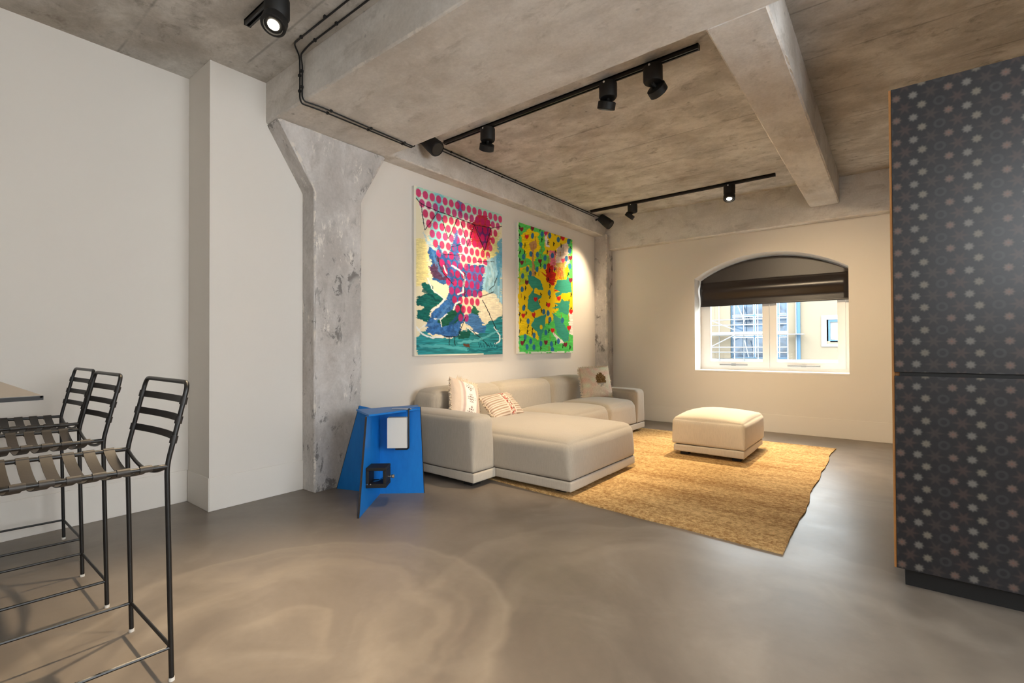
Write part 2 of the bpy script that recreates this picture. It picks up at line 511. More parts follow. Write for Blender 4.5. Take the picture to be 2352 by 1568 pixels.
# unseen full-height partition, added beside the tall cabinet to keep daylight off the lounge
box('wall_daylight_block', (0.92, 2.96, 0), (RIGHT_X, 3.5, SLAB_Z + 0.02), M['wall'], kind='structure')
wn = 2
def plain_window(axis, c, a, b, WZ0):
    global wn
    m = MB(); w = 0.06
    def bx(p, q, z0, z1):
        if axis == 'x': m.box((c - 0.03, p, z0), (c + 0.03, q, z1))
        else: m.box((p, c - 0.03, z0), (q, c + 0.03, z1))
    bx(a, a + w, WZ0, WZ1); bx(b - w, b, WZ0, WZ1); bx(a + w, b - w, WZ0, WZ0 + w); bx(a + w, b - w, WZ1 - w, WZ1)
    bx((a + b) / 2 - w / 2, (a + b) / 2 + w / 2, WZ0 + w, WZ1 - w)
    m.build('window_%d' % wn, M['white_frame'], kind='structure')
    wn += 1
for a, b in RIGHT_WINDOWS: plain_window('x', RIGHT_X + 0.12, a, b, WZ0)
for a, b in BACK_WINDOWS: plain_window('y', BACK_Y - 0.12, a, b, BZ0)

# skirtings: tall flush boards with a fine shadow line
SK = 0.236
def skirt(name, lo, hi):
    return box(name, lo, hi, M['skirting'], bevel=0.003, kind='structure')
skirt('baseboard_left', (LEFT_X, BACK_Y, 0), (LEFT_X + 0.008, 1.338, SK))
skirt('baseboard_pier_side', (LEFT_X + 0.008, 1.338, 0), (PAINT_X + 0.008, 1.346, SK))
skirt('baseboard_pier', (PAINT_X, 1.346, 0), (PAINT_X + 0.008, 2.03, SK))
skirt('baseboard_sofa', (PAINT_X, 2.47, 0), (PAINT_X + 0.008, WIN_Y, SK))
skirt('baseboard_window', (-3.55, WIN_Y - 0.008, 0), (RIGHT_X, WIN_Y, SK))

# concrete frame ----------------------------------------------------------------
COL_X = -3.593
def col_y(z):
    if z <= 2.41: return 2.03, 2.468
    t = min(1, (z - 2.41) / (2.88 - 2.41))
    return 2.03 + (1.737 - 2.03) * t, 2.468 + (2.729 - 2.468) * t
def col_warp(v):
    a, b = col_y(v[2])
    s = (v[1] - 2.03) / (2.468 - 2.03)
    return (v[0], a + (b - a) * s, v[2])
tag(concrete_block('concrete_column', (PAINT_X - 0.1, 2.03, -0.01), (COL_X, 2.468, 2.885), M['column'], 0.04, warp=col_warp, rough=0.008), 'pale concrete column flaring into a haunched head under the main beam')
tag(concrete_block('concrete_column', (PAINT_X - 0.05, 6.975, -0.01), (-3.555, WIN_Y + 0.02, 2.95), M['column'], 0.05, rough=0.012), 'narrow rough concrete pillar in the far corner')
tag(concrete_block('concrete_beam', (LEFT_X, 1.735, 2.88), (RIGHT_X + 0.1, 2.73, SLAB_Z + 0.03), M['beam'], 0.06, rough=0.007), 'wide concrete beam crossing the room on the column')
tag(concrete_block('concrete_beam', (PAINT_X - 0.02, 2.71, 2.922), (-3.612, WIN_Y, SLAB_Z + 0.03), M['beam_y'], 0.06), 'shallow concrete beam above the paintings')
tag(concrete_block('concrete_beam', (-3.80, 7.055, 2.70), (RIGHT_X + 0.1, WIN_Y + 0.05, SLAB_Z + 0.03), M['beam'], 0.06, rough=0.004), 'deep concrete beam above the window wall')
tag(concrete_block('concrete_beam', (-0.785, 2.71, 2.877), (-0.472, 7.07, SLAB_Z + 0.03), M['beam_y'], 0.06, rough=0.009), 'narrow concrete beam running towards the window wall')

# ================================================================== WINDOW 1
FY = WIN_Y + 0.31           # inner face of the window frame
win = bpy.data.objects.new('window_1', None); COL.objects.link(win); win.location = (-1.325, FY, WSILL)
win['kind'] = 'structure'; win['label'] = 'white arched casement window with two panes in the far wall'
def arch_poly(x0, x1, z0, inset, y):
    pts = [(x0, y, z0)]
    n = 24
    pts2 = []
    for i in range(n + 1):
        x = x0 + (x1 - x0) * i / n
        pts2.append((x, y, arch_z(x) - inset))
    return [(x0, y, z0), (x1, y, z0)] + list(reversed(pts2))
# outer frame (ring following the arch)
def ring(outer, inner, dy):
    n = len(outer); v = [Vector(p) for p in outer] + [Vector(p) for p in inner]
    v += [p + Vector((0, dy, 0)) for p in v]
    f = []
    for i in range(n):
        j = (i + 1) % n
        f += [(i, j, j + n, i + n), (i + 2 * n, i + 3 * n, j + 3 * n, j + 2 * n), (i, i + 2 * n, j + 2 * n, j), (i + n, j + n, j + 3 * n, i + 3 * n)]
    return v, f
def arch_inset(w):
    x0, x1 = WX0 + w, WX1 - w
    n = 24
    pts = [(x0, FY, WSILL + w), (x1, FY, WSILL + w)]
    for i in range(n, -1, -1):
        x = x0 + (x1 - x0) * i / n
        pts.append((x, FY, arch_z(x) - w))
    return pts
v, f = ring(arch_inset(0.0), arch_inset(0.05), 0.08)
MB().add(v, f).build('frame', M['white_frame'], win)
# two casement sashes
SB = WSILL + 0.05
for a, b in ((WX0 + 0.052, -1.328), (-1.322, WX1 - 0.052)):
    m = MB(); y = FY - 0.012; w = 0.085
    def top(x): return arch_z(min(max(x, WX0 + 0.06), WX1 - 0.06)) - 0.055
    m.box((a, y, SB), (b, y + 0.055, SB + w))
    ia, ib = a + w, b - w
    for p, q in ((a, ia), (ib, b)):
        m.prism([(p, y, SB + w), (q, y, SB + w), (q, y, top(q)), (p, y, top(p))], (0, 0.055, 0))
    for k in range(12):
        p = ia + (ib - ia) * k / 12; q = ia + (ib - ia) * (k + 1) / 12
        m.prism([(p, y, top(p) - w), (q, y, top(q) - w), (q, y, top(q)), (p, y, top(p))], (0, 0.055, 0))
    sash = m.build('casement', M['white_frame'], win)
    m = MB()
    for k in range(12):
        p = ia + (ib - ia) * k / 12; q = ia + (ib - ia) * (k + 1) / 12
        m.prism([(p, y + 0.025, SB + w), (q, y + 0.025, SB + w), (q, y + 0.025, top(q) - w), (p, y + 0.025, top(p) - w)], (0, 0.006, 0))
    gl = MB()
    pts = [(ia, y + 0.028, SB + w), (ib, y + 0.028, SB + w)] + [(ia + (ib - ia) * k / 12, y + 0.028, top(ia + (ib - ia) * k / 12) - w) for k in range(12, -1, -1)]
    gl.prism(pts, (0, 0.004, 0)).build('pane', M['glass'], sash)
    hx = (a + b) / 2 - 0.03
    hm = MB(); hm.box((hx - 0.19, y - 0.03, SB + 0.028), (hx + 0.19, y - 0.018, SB + 0.046)); hm.box((hx - 0.03, y - 0.02, SB + 0.02), (hx + 0.03, y + 0.002, SB + 0.055))
    hm.build('handle', M['silver'], sash, bevel=0.004)
# inner sill board
box('trim_1', (WX0 - 0.0, WIN_Y - 0.006, WSILL - 0.012), (WX1 + 0.0, FY + 0.02, WSILL + 0.012), M['white_frame'], bevel=0.003, kind='structure')

# roman blind in the arch
def blind_mat():
    t = NT('dark_brown_blind'); p = t.pos()
    n = t.noise(t.mapping(p, (6, 6, 1)), 60, 3)
    c = t.mix(n, lin(22, 14, 13), lin(32, 22, 20))
    t.bump(t.noise(p, 220, 2), 0.12, 0.002)
    return t.set(c, 0.3, 0, 0.6)
M['blind'] = blind_mat()
def blind_up():
    t = NT('dark_grey_blind_mesh'); p = t.pos()
    n = t.noise(p, 180, 3)
    c = t.mix(n, lin(50, 46, 45), lin(78, 73, 71))
    return t.set(c, 0.4, 0, 0.5)
M['blind_top'] = blind_up()
BY = FY - 0.065
bl = empty('roman_blind', (-1.325, BY, 1.73), 'dark brown roman blind drawn halfway down the arched window', 'blind')
bx0, bx1 = WX0 + 0.022, WX1 - 0.01
def blind_strip(name, z0, z1f, profile, mat, nz=16):
    n = 30; V = []; F = []
    for j in range(nz + 1):
        t = j / nz
        for i in range(n + 1):
            x = bx0 + (bx1 - bx0) * i / n
            z1 = z1f(x)
            z = z0 + (z1 - z0) * t
            V.append((x, BY - profile(t), z))
    base = len(V)
    V += [(a, b + 0.004, c) for a, b, c in V]
    w = n + 1
    for j in range(nz):
        for i in range(n):
            a = j * w + i
            F.append((a, a + 1, a + 1 + w, a + w)); F.append((a + base, a + w + base, a + w + 1 + base, a + 1 + base))
    for i in range(n):
        F.append((i, i + base, i + 1 + base, i + 1)); a = nz * w + i; F.append((a, a + 1, a + 1 + base, a + base))
    for j in range(nz):
        a = j * w; F.append((a, a + w, a + w + base, a + base)); a = j * w + n; F.append((a, a + base, a + w + base, a + w))
    return make(name, V, F, mat, bl, smooth=True)
blind_strip('upper_panel', 2.06, lambda x: max(2.075, arch_z(min(max(x, WX0 + .02), WX1 - .02)) - 0.022), lambda t: 0.002, M['blind_top'], 8)
blind_strip('fold', 1.735, lambda x: 2.085, lambda t: 0.018 + 0.05 * math.sin(math.pi * min(1, max(0, (t - 0.25) / 0.72))) ** 1.4 * (0.6 + 0.4 * t), M['blind'], 24)
MB().box((bx0, BY - 0.03, 1.728), (bx1, BY - 0.012, 1.752)).build('hem_bar', M['blind'], bl, bevel=0.004)

# ================================================================== OUTSIDE
M['brick'] = plain('cream_brick', (0.15, 0.122, 0.084, 1), 0.85, grain=0.12, gscale=1.2)
M['ext_white'] = plain('white_render', (0.19, 0.187, 0.18, 1), 0.7, grain=0.06, gscale=2)
M['ext_blue'] = plain('blue_painted_frame', (0.02, 0.078, 0.14, 1), 0.5)
M['ext_steel'] = plain('galvanised_scaffold_tube', (0.19, 0.2, 0.205, 1), 0.5, 0.0)
M['paving'] = plain('pale_paving', (0.12, 0.115, 0.11, 1), 0.9, grain=0.1, gscale=1)
def ext_glass():
    t = NT('dark_blue_facade_glass'); p = t.pos()
    n = t.noise(p, 0.9, 4, 0.6, 0.5)
    c = t.mix(t.step(n, 0.35, 0.65), (0.009, 0.018, 0.032, 1), (0.045, 0.08, 0.13, 1))
    return t.set(c, 0.08, 0, 0.35)
M['ext_glass'] = ext_glass()
box('ground', (-60, WIN_Y + 0.42, -0.6), (60, 90, -0.25), M['paving'], kind='structure')
EY = 45.0
bd = empty('building', (-6, EY, -0.25), 'cream brick building with tall blue glazing across the street', 'building')
m = MB(); m.box((-30, EY, -0.25), (-12.28, EY + 6, 9)); m.box((-12.28, EY, 5.6), (-6.67, EY + 6, 9)); m.box((-6.67, EY, -0.25), (-3.84, EY + 6, 9)); m.box((-3.84, EY, -0.25), (-0.6, EY + 6, 1.48)); m.box((-3.84, EY, 3.16), (-0.6, EY + 6, 9)); m.box((-0.6, EY, -0.25), (20, EY + 6, 9)); m.box((-12.28, EY, -0.25), (-6.67, EY + 6, 0.05))
m.build('wall', M['brick'], bd)
box('pier', (-12.28, EY - 0.1, 0.05), (-11.03, EY + 0.3, 5.6), M['brick'], bd)
for x0, x1 in ((-11.0, -9.2), (-9.12, -7.4), (-7.32, -6.69)):
    for z0, z1 in ((0.1, 1.9), (2.0, 3.7), (3.78, 5.5)):
        pane = box('pane', (x0 + 0.06, EY + 0.25, z0 + 0.06), (x1 - 0.06, EY + 0.3, z1 - 0.06), M['ext_glass'], bd)
m = MB()
for x in (-11.03, -9.2, -7.4, -6.75): m.box((x, EY + 0.15, 0.05), (x + 0.08, EY + 0.32, 5.6))
for z in (0.05, 1.9, 3.7, 5.5): m.box((-11.0, EY + 0.14, z), (-6.69, EY + 0.32, z + 0.1))
m.build('glazing_frame', M['ext_blue'], bd)
box('drainpipe', (-5.98, EY - 0.22, -0.2), (-5.72, EY - 0.02, 9), M['ext_blue'], bd)
m = MB(); m.box((-4.3, EY - 0.08, 1.05), (0.0, EY + 0.02, 1.25)); m.box((-4.3, EY - 0.06, 1.25), (-3.95, EY + 0.02, 3.16)); m.box((-4.3, EY - 0.06, 3.16), (0, EY + 0.02, 3.5))
m.build('window_surround', M['ext_white'], bd)
m = MB(); m.box((-3.95, EY + 0.0, 1.48), (-3.72, EY + 0.2, 3.2)); m.box((-3.72, EY, 2.98), (-0.6, EY + 0.2, 3.2)); m.box((-3.72, EY, 1.40), (-0.6, EY + 0.2, 1.58))
m.build('window_frame', M['ext_blue'], bd)
box('window_blind', (-3.72, EY + 0.12, 1.6), (-0.6, EY + 0.2, 3.0), M['ext_white'], bd)
box('plinth', (-30, EY - 0.25, -0.25), (20, EY, 0.02), M['ext_white'], bd)
sc = empty('scaffolding', (-9, EY - 1.3, -0.25), 'white tube scaffolding in front of the blue glazing', 'scaffolding')
SY = EY - 1.3
def pole(a, b, r=0.045): return MB().tube([a, b], r, 8).build('tube', M['ext_steel'], sc, smooth=True)
for x in (-12.4, -10.4, -8.6, -6.45): pole((x, SY, -0.25), (x, SY, 7))
for x in (-11.9, -9.9, -6.0): pole((x, SY + 1.0, -0.25), (x, SY + 1.0, 7), 0.035)
for z in (3.36, 2.90, 1.02, 0.60): pole((-14.5, SY - 0.06, z), (-6.5, SY - 0.06, z))
pole((-12.4, SY - 0.1, 1.0), (-10.3, SY - 0.1, 2.1)); pole((-12.4, SY - 0.1, 3.4), (-10.4, SY - 0.1, 2.5)); pole((-10.3, SY + 0.4, 4.8), (-9.7, SY + 0.4, 3.2)); pole((-9.7, SY + 0.4, 1.6), (-9.4, SY + 0.4, 0.2))
for k in range(3):
    box('deck_board', (-14.5, SY + 0.05 + 0.32 * k, 2.02), (-5.4, SY + 0.34 + 0.32 * k, 2.08), M['ext_white'], sc)
box('toe_board', (-14.5, SY - 0.04, 2.08), (-6.4, SY, 2.32), M['ext_white'], sc)
# ================================================================== SOFA
M['sofa_dark'] = plain('dark_seam_cloth', lin(92, 84, 74), 0.9, spec=0.1)
sofa = empty('sectional_sofa', (-3.2, 4.5, 0), 'long beige sectional sofa with a chaise beneath the paintings', 'sofa')
def base_block(lo, hi, parent): return soft_box('base', lo, hi, 0.012, M['sofa_base'], parent, n=6)
base_block((-3.70, 2.862, 0.048), (-2.652, 6.298, 0.122), sofa)
base_block((-2.651, 3.128, 0.048), (-1.905, 4.285, 0.122), sofa)
box('seam', (-3.69, 2.872, 0.118), (-2.664, 6.288, 0.14), M['sofa_dark'], sofa)
box('seam', (-2.67, 3.138, 0.118), (-1.918, 4.275, 0.14), M['sofa_dark'], sofa)
for x, y in ((-3.6, 2.98), (-2.78, 2.98), (-3.6, 6.18), (-2.78, 6.18), (-2.05, 3.26), (-2.05, 4.15), (-3.0, 4.5)):
    box('foot', (x - 0.05, y - 0.05, 0.0 if y < 3.1 or x < -3.35 else 0.014), (x + 0.05, y + 0.05, 0.05), M['black_matte'], sofa)
soft_box('armrest', (-3.71, 2.858, 0.128), (-2.655, 3.122, 0.575), 0.05, M['sofa'], sofa, rb=0.018, crown=0.012, bulge=0.006, seed=1)
soft_box('armrest', (-3.71, 6.045, 0.128), (-2.655, 6.302, 0.565), 0.05, M['sofa'], sofa, rb=0.018, crown=0.012, bulge=0.006, seed=2)
for k, (a, b) in enumerate(((3.125, 4.135), (4.137, 5.135), (5.137, 6.042))):
    soft_box('back_cushion', (-3.725, a, 0.128), (-3.385, b, 0.735), 0.095, M['sofa'], sofa, rb=0.02, crown=0.02, bulge=0.012, seed=5 + k)
soft_box('seat_cushion', (-3.40, 3.126, 0.128), (-1.905, 4.283, 0.425), 0.075, M['sofa'], sofa, rb=0.02, crown=0.055, bulge=0.008, seed=10, n=14)
soft_box('seat_cushion', (-3.40, 4.287, 0.128), (-2.66, 5.265, 0.425), 0.075, M['sofa'], sofa, rb=0.02, crown=0.05, bulge=0.008, seed=11)
soft_box('seat_cushion', (-3.40, 5.269, 0.128), (-2.66, 6.043, 0.425), 0.075, M['sofa'], sofa, rb=0.02, crown=0.05, bulge=0.008, seed=12)

ott = empty('ottoman', (-1.46, 5.5, 0.012), 'cream upholstered square ottoman standing alone on the jute rug', 'ottoman')
M['ottoman'] = fabric('cream_ottoman_fabric', lin(206, 195, 176))
soft_box('base', (-1.815, 5.05, 0.05), (-1.125, 5.93, 0.122), 0.012, M['ottoman'], ott, n=6)
soft_box('cushion', (-1.83, 5.046, 0.128), (-1.116, 5.94, 0.395), 0.048, M['ottoman'], ott, rb=0.018, crown=0.075, bulge=0.008, seed=20)
box('seam', (-1.79, 5.07, 0.118), (-1.135, 5.92, 0.14), M['sofa_dark'], ott)
for x in (-1.72, -1.21):
    for y in (5.15, 5.84): box('foot', (x - 0.04, y - 0.04, 0.013), (x + 0.04, y + 0.04, 0.052), M['black_matte'], ott)
box('fabric_tag', (-1.838, 5.10, 0.262), (-1.822, 5.13, 0.288), M['black_matte'], ott)

# ================================================================== RUG
def rug_mat():
    t = NT('woven_jute'); p = t.pos()
    band = t.noise(t.mapping(p, (0.3, 2.6, 1)), 1.8, 6, 0.7, 0.2)
    knots = t.noise(t.mapping(p, (1, 1.2, 1)), 42, 4, 0.75)
    mid = t.noise(t.mapping(p, (0.6, 2.0, 1)), 14, 4, 0.7)
    f = t.math('ADD', t.math('MULTIPLY', band, 0.30), t.math('ADD', t.math('MULTIPLY', knots, 0.62), t.math('MULTIPLY', mid, 0.16)))
    c = t.mix(t.step(f, 0.40, 0.68), lin(150, 110, 62), lin(230, 196, 140))
    w = t.node('ShaderNodeTexWave', wave_type='BANDS', bands_direction='Y'); t.link(p, w.inputs['Vector'])
    w.inputs['Scale'].default_value = 16; w.inputs['Distortion'].default_value = 2.0; w.inputs['Detail Scale'].default_value = 3
    h = t.math('ADD', t.math('MULTIPLY', knots, 0.8), t.math('MULTIPLY', w.outputs['Fac'], 0.35))
    t.bump(h, 0.7, 0.008)
    return t.set(c, 0.95, 0, 0.1)
M['rug'] = rug_mat()
def build_rug():
    nx, ny = 90, 120
    V = []; F = []
    def pt(i, j):
        s, t = i / nx, j / ny
        fx0, fy0 = -3.35, 3.205
        # corners: front-left, front-right, back-right, back-left
        a = Vector((-3.3, 3.20)); b = Vector((-0.495, 3.003)); c = Vector((-0.50, 6.40)); d = Vector((-3.3, 6.40))
        q = a * (1 - s) * (1 - t) + b * s * (1 - t) + c * s * t + d * (1 - s) * t
        wob = mnoise.noise(Vector((0.3, t * 5.0, 0))) * 0.035 + mnoise.noise(Vector((0.3, t * 23.0, 5))) * 0.008
        q.x += wob * max(0, (s - 0.85) / 0.15)
        q.y += mnoise.noise(Vector((s * 9, 0.7, 3))) * 0.012 * max(0, (0.1 - t) / 0.1)
        z = 0.011 + 0.0015 * mnoise.noise(Vector((q.x * 3, q.y * 3, 1)))
        return (q.x, q.y, z)
    for j in range(ny + 1):
        for i in range(nx + 1): V.append(pt(i, j))
    n = len(V); w = nx + 1
    V += [(x, y, 0.0005) for x, y, z in V]
    for j in range(ny):
        for i in range(nx):
            a = j * w + i
            F.append((a, a + 1, a + 1 + w, a + w))
    def side(ids):
        for p, q in zip(ids[:-1], ids[1:]): F.append((p, p + n, q + n, q))
    side([i for i in range(nx + 1)]); side([j * w + nx for j in range(ny + 1)])
    side([ny * w + nx - i for i in range(nx + 1)]); side([(ny - j) * w for j in range(ny + 1)])
    o = make('jute_rug', V, F, M['rug'], None, smooth=False)
    return tag(o, 'golden woven jute rug on the floor under the ottoman', 'rug')
build_rug()

# ================================================================== vertex painting
def vnoise(x, y, seed=0):
    r = np.random.RandomState(seed); G = r.rand(64, 64)
    xi = np.floor(x).astype(int); yi = np.floor(y).astype(int)
    fx = x - xi; fy = y - yi
    fx = fx * fx * (3 - 2 * fx); fy = fy * fy * (3 - 2 * fy)
    g = lambda a, b: G[a % 64, b % 64]
    return (g(xi, yi) * (1 - fx) + g(xi + 1, yi) * fx) * (1 - fy) + (g(xi, yi + 1) * (1 - fx) + g(xi + 1, yi + 1) * fx) * fy

class Paint:
    """brush-painted canvas as a vertex-colour grid; shapes are given in a sketch frame mapped to the canvas by a homography"""
    def __init__(s, W, H, corners, base):
        s.W, s.H = W, H
        u, v = np.meshgrid(np.linspace(0, 1, W), np.linspace(0, 1, H))
        s.u, s.v = u, v
        src = [(0, 0), (1, 0), (1, 1), (0, 1)]
        A = []; B = []
        for (a, b), (x, y) in zip(src, corners):
            A.append([a, b, 1, 0, 0, 0, -a * x, -b * x]); B.append(x)
            A.append([0, 0, 0, a, b, 1, -a * y, -b * y]); B.append(y)
        hh = np.linalg.solve(np.array(A, float), np.array(B, float))
        d = hh[6] * u + hh[7] * v + 1
        s.X = (hh[0] * u + hh[1] * v + hh[2]) / d
        s.Y = (hh[3] * u + hh[4] * v + hh[5]) / d
        s.Hm = hh
        s.c = np.zeros((H, W, 3)); s.c[:] = base
    def warp(s, amp, freq, seed):
        dx = (vnoise(s.X * freq, s.Y * freq, seed) - 0.5) * 2 * amp + (vnoise(s.X * 0.02, s.Y * 0.22, seed + 3) - 0.5) * amp * 1.6 + (vnoise(s.X * freq * 3.1, s.Y * freq * 3.1, seed + 1) - 0.5) * amp
        dy = (vnoise(s.X * freq + 17, s.Y * freq + 9, seed + 2) - 0.5) * 2 * amp
        return s.X + dx, s.Y + dy
    def lay(s, mask, col, alpha=1.0, tex=0.0, seed=3, dirs=(0.03, 0.2)):
        col = np.array(col, float)
        c = np.broadcast_to(col, s.c.shape).copy()
        if tex:
            n = vnoise(s.X * dirs[0], s.Y * dirs[1], seed) * 0.6 + vnoise(s.X * dirs[0] * 2.7, s.Y * dirs[1] * 2.7, seed + 5) * 0.4
            c = c * (1 + tex * (n - 0.5)[..., None] * 2)
        m = (np.clip(mask, 0, 1) * alpha)[..., None]
        s.c = s.c * (1 - m) + np.clip(c, 0, 255) * m
    def poly(s, pts, col, alpha=1.0, rough=10, freq=0.03, tex=0.15, seed=1, dirs=(0.03, 0.2)):
        X, Y = s.warp(rough, freq, seed)
        ins = np.zeros(X.shape, bool); n = len(pts)
        for i in range(n):
            x0, y0 = pts[i]; x1, y1 = pts[(i + 1) % n]
            cond = (y0 > Y) != (y1 > Y)
            with np.errstate(divide='ignore', invalid='ignore'):
                xx = (x1 - x0) * (Y - y0) / (y1 - y0 + 1e-9) + x0
            ins ^= cond & (X < xx)
        s.lay(ins.astype(float), col, alpha, tex, seed, dirs)
    def stroke(s, pts, w, col, alpha=1.0, rough=2, seed=2, taper=False):
        X, Y = s.warp(rough, 0.04, seed)
        D = np.full(X.shape, 1e9)
        for (x0, y0), (x1, y1) in zip(pts[:-1], pts[1:]):
            L2 = (x1 - x0) ** 2 + (y1 - y0) ** 2 + 1e-9
            t = np.clip(((X - x0) * (x1 - x0) + (Y - y0) * (y1 - y0)) / L2, 0, 1)
            D = np.minimum(D, np.hypot(X - x0 - t * (x1 - x0), Y - y0 - t * (y1 - y0)))
        s.lay(np.clip((w - D) / 2.0 + 0.5, 0, 1), col, alpha)
    def ellipse(s, x, y, rx, ry, col, alpha=1.0, rough=1.5, seed=4):
        X, Y = s.warp(rough, 0.06, seed)
        d = np.hypot((X - x) / rx, (Y - y) / ry)
        s.lay(np.clip((1 - d) * 8 + 0.5, 0, 1), col, alpha, 0.08, seed)
    def heart(s, x, y, r, col):
        X = (s.X - x) / r; Y = -(s.Y - y) / (r * 1.35)
        f = (X * X + Y * Y - 0.6) ** 3 - X * X * Y ** 3 * 1.4
        s.lay((f < 0).astype(float), col)

M_attr = {}
def attr_mat(name, rough=0.6, bump=0.0, bscale=60, spec=0.3):
    t = NT(name)
    a = t.node('ShaderNodeAttribute', attribute_name='paint')
    n = t.noise(t.pos(), bscale, 4)
    if bump: t.bump(n, bump, 0.004)
    return t.set(a.outputs['Color'], rough, 0, spec)

def srgb_lin(c):
    c = np.clip(c, 0, 255) / 255.0
    return np.where(c <= 0.04045, c / 12.92, ((c + 0.055) / 1.055) ** 2.4)

def set_paint(me, rgb):
    at = me.attributes.new('paint', 'FLOAT_COLOR', 'POINT')
    col = np.ones((len(rgb), 4), np.float32); col[:, :3] = srgb_lin(rgb)
    at.data.foreach_set('color', col.ravel())

def canvas(name, y0, y1, z0, z1, P, label):
    root = empty(name, (PAINT_X, (y0 + y1) / 2, z0), label, 'painting')
    xf = PAINT_X + 0.036
    W, H = P.W, P.H
    V = []
    for j in range(H):
        for i in range(W):
            V.append((xf, y0 + (y1 - y0) * i / (W - 1), z1 - (z1 - z0) * j / (H - 1)))
    F = []
    for j in range(H - 1):
        for i in range(W - 1):
            a = j * W + i
            F.append((a, a + W, a + W + 1, a + 1))
    me_o = make('painted_canvas', V, F, attr_mat('acrylic_paint_' + name, 0.85, 0.08, spec=0.12), root, smooth=True)
    set_paint(me_o.data, P.c.reshape(-1, 3))
    box('stretcher', (PAINT_X + 0.002, y0 + 0.001, z0 + 0.001), (xf - 0.001, y1 - 0.001, z1 - 0.001), M['white_plastic'], root)
    return root

# ---- painting with pink dots and bunting
P = Paint(250, 300, [(50, 18), (820, 285), (812, 1505), (38, 1512)], (236, 228, 198))
P.poly([(40, 10), (830, 290), (830, 380), (600, 340), (430, 330), (300, 330), (150, 250), (60, 110)], (160, 218, 205), 0.8, 25, tex=0.12, seed=11)
P.poly([(190, 480), (215, 200), (260, 60), (320, 80), (300, 300), (330, 560), (260, 620)], (125, 202, 216), 0.85, 22, seed=12)
P.poly([(300, 430), (340, 160), (400, 190), (410, 420), (370, 600), (300, 580)], (180, 226, 200), 0.7, 20, seed=13)
P.poly([(420, 300), (620, 300), (600, 480), (560, 660), (450, 660), (430, 500)], (246, 236, 228), 0.9, 22, seed=14)
P.poly([(60, 470), (150, 500), (180, 640), (160, 860), (50, 900)], (238, 224, 150), 0.8, 16, seed=15)
P.poly([(620, 560), (800, 420), (790, 640), (690, 690), (640, 660)], (222, 216, 138), 0.8, 18, seed=16)
P.poly([(110, 60), (240, 250), (140, 420), (100, 180)], (242, 238, 228), 0.7, 10, seed=17)
P.poly([(650, 700), (770, 640), (830, 580), (830, 1080), (760, 1060), (690, 960), (640, 930)], (142, 196, 222), 0.9, 22, tex=0.2, seed=18, dirs=(0.1, 0.02))
P.poly([(780, 520), (830, 480), (830, 760), (785, 740)], (90, 170, 205), 0.8, 16, seed=19)
P.poly([(600, 990), (760, 960), (812, 1100), (760, 1260), (680, 1230), (600, 1150)], (240, 232, 205), 0.9, 16, seed=20)
P.poly([(130, 430), (200, 530), (260, 640), (190, 620)], (170, 205, 225), 0.8, 10, seed=21)
P.poly([(165, 545), (235, 610), (330, 640), (395, 520), (425, 420), (450, 560), (420, 690), (490, 760), (520, 700), (650, 730), (640, 930), (580, 1000), (450, 990), (430, 1040), (490, 1170), (420, 1350), (300, 1345), (130, 1300), (175, 1160), (240, 1080), (330, 1010), (350, 890), (220, 860), (185, 700)], (50, 100, 164), 0.97, 12, tex=0.32, seed=22, dirs=(0.06, 0.06))
P.poly([(500, 760), (640, 745), (640, 900), (560, 960), (500, 900)], (104, 118, 190), 0.85, 14, tex=0.2, seed=23)
P.poly([(250, 650), (330, 690), (345, 780), (330, 860), (230, 830), (190, 800), (180, 740)], (92, 52, 78), 0.85, 14, tex=0.3, seed=24)
P.poly([(430, 150), (480, 170), (470, 300), (440, 260)], (70, 70, 150), 0.7, 8, seed=25)
P.poly([(92, 885), (180, 870), (215, 950), (315, 1015), (200, 1105), (160, 1215), (75, 1190), (70, 1105), (140, 1090), (72, 1050), (75, 995), (150, 970)], (22, 98, 94), 0.97, 14, tex=0.3, seed=26)
P.poly([(30, 1345), (120, 1300), (280, 1365), (420, 1345), (500, 1270), (600, 1330), (690, 1230), (830, 1150), (830, 1520), (60, 1520)], (42, 132, 142), 0.97, 16, tex=0.35, seed=27, dirs=(0.012, 0.12))
P.poly([(470, 1200), (560, 1110), (650, 1230), (670, 1320), (560, 1300)], (56, 112, 176), 0.9, 14, tex=0.25, seed=28)
P.poly([(430, 1290), (540, 1300), (520, 1370), (430, 1380)], (24, 84, 70), 0.9, 14, seed=29)
P.poly([(228, 1195), (330, 1150), (430, 1040), (480, 1090), (465, 1180), (380, 1240), (290, 1262)], (26, 84, 64), 0.95, 8, tex=0.3, seed=30)
P.poly([(560, 1060), (615, 1130), (600, 1160), (540, 1140)], (30, 96, 72), 0.9, 10, seed=31)
P.poly([(535, 360), (600, 285), (690, 300), (725, 400), (720, 540), (665, 615), (610, 560), (540, 545)], (190, 34, 48), 0.88, 16, tex=0.25, seed=32)
P.poly([(590, 385), (722, 402), (665, 592)], (98, 44, 108), 0.92, 4, tex=0.25, seed=33)
dot_region = [(40, 20), (830, 290), (815, 400), (750, 560), (705, 700), (660, 780), (640, 920), (600, 1060), (540, 1180), (500, 1290), (430, 1190), (370, 980), (330, 820), (250, 640), (195, 440), (120, 260), (60, 100)]
def inpoly(x, y, pts):
    r = False
    for (x0, y0), (x1, y1) in zip(pts, pts[1:] + pts[:1]):
        if (y0 > y) != (y1 > y) and x < (x1 - x0) * (y - y0) / (y1 - y0) + x0: r = not r
    return r
hh = P.Hm
NC = 15.0
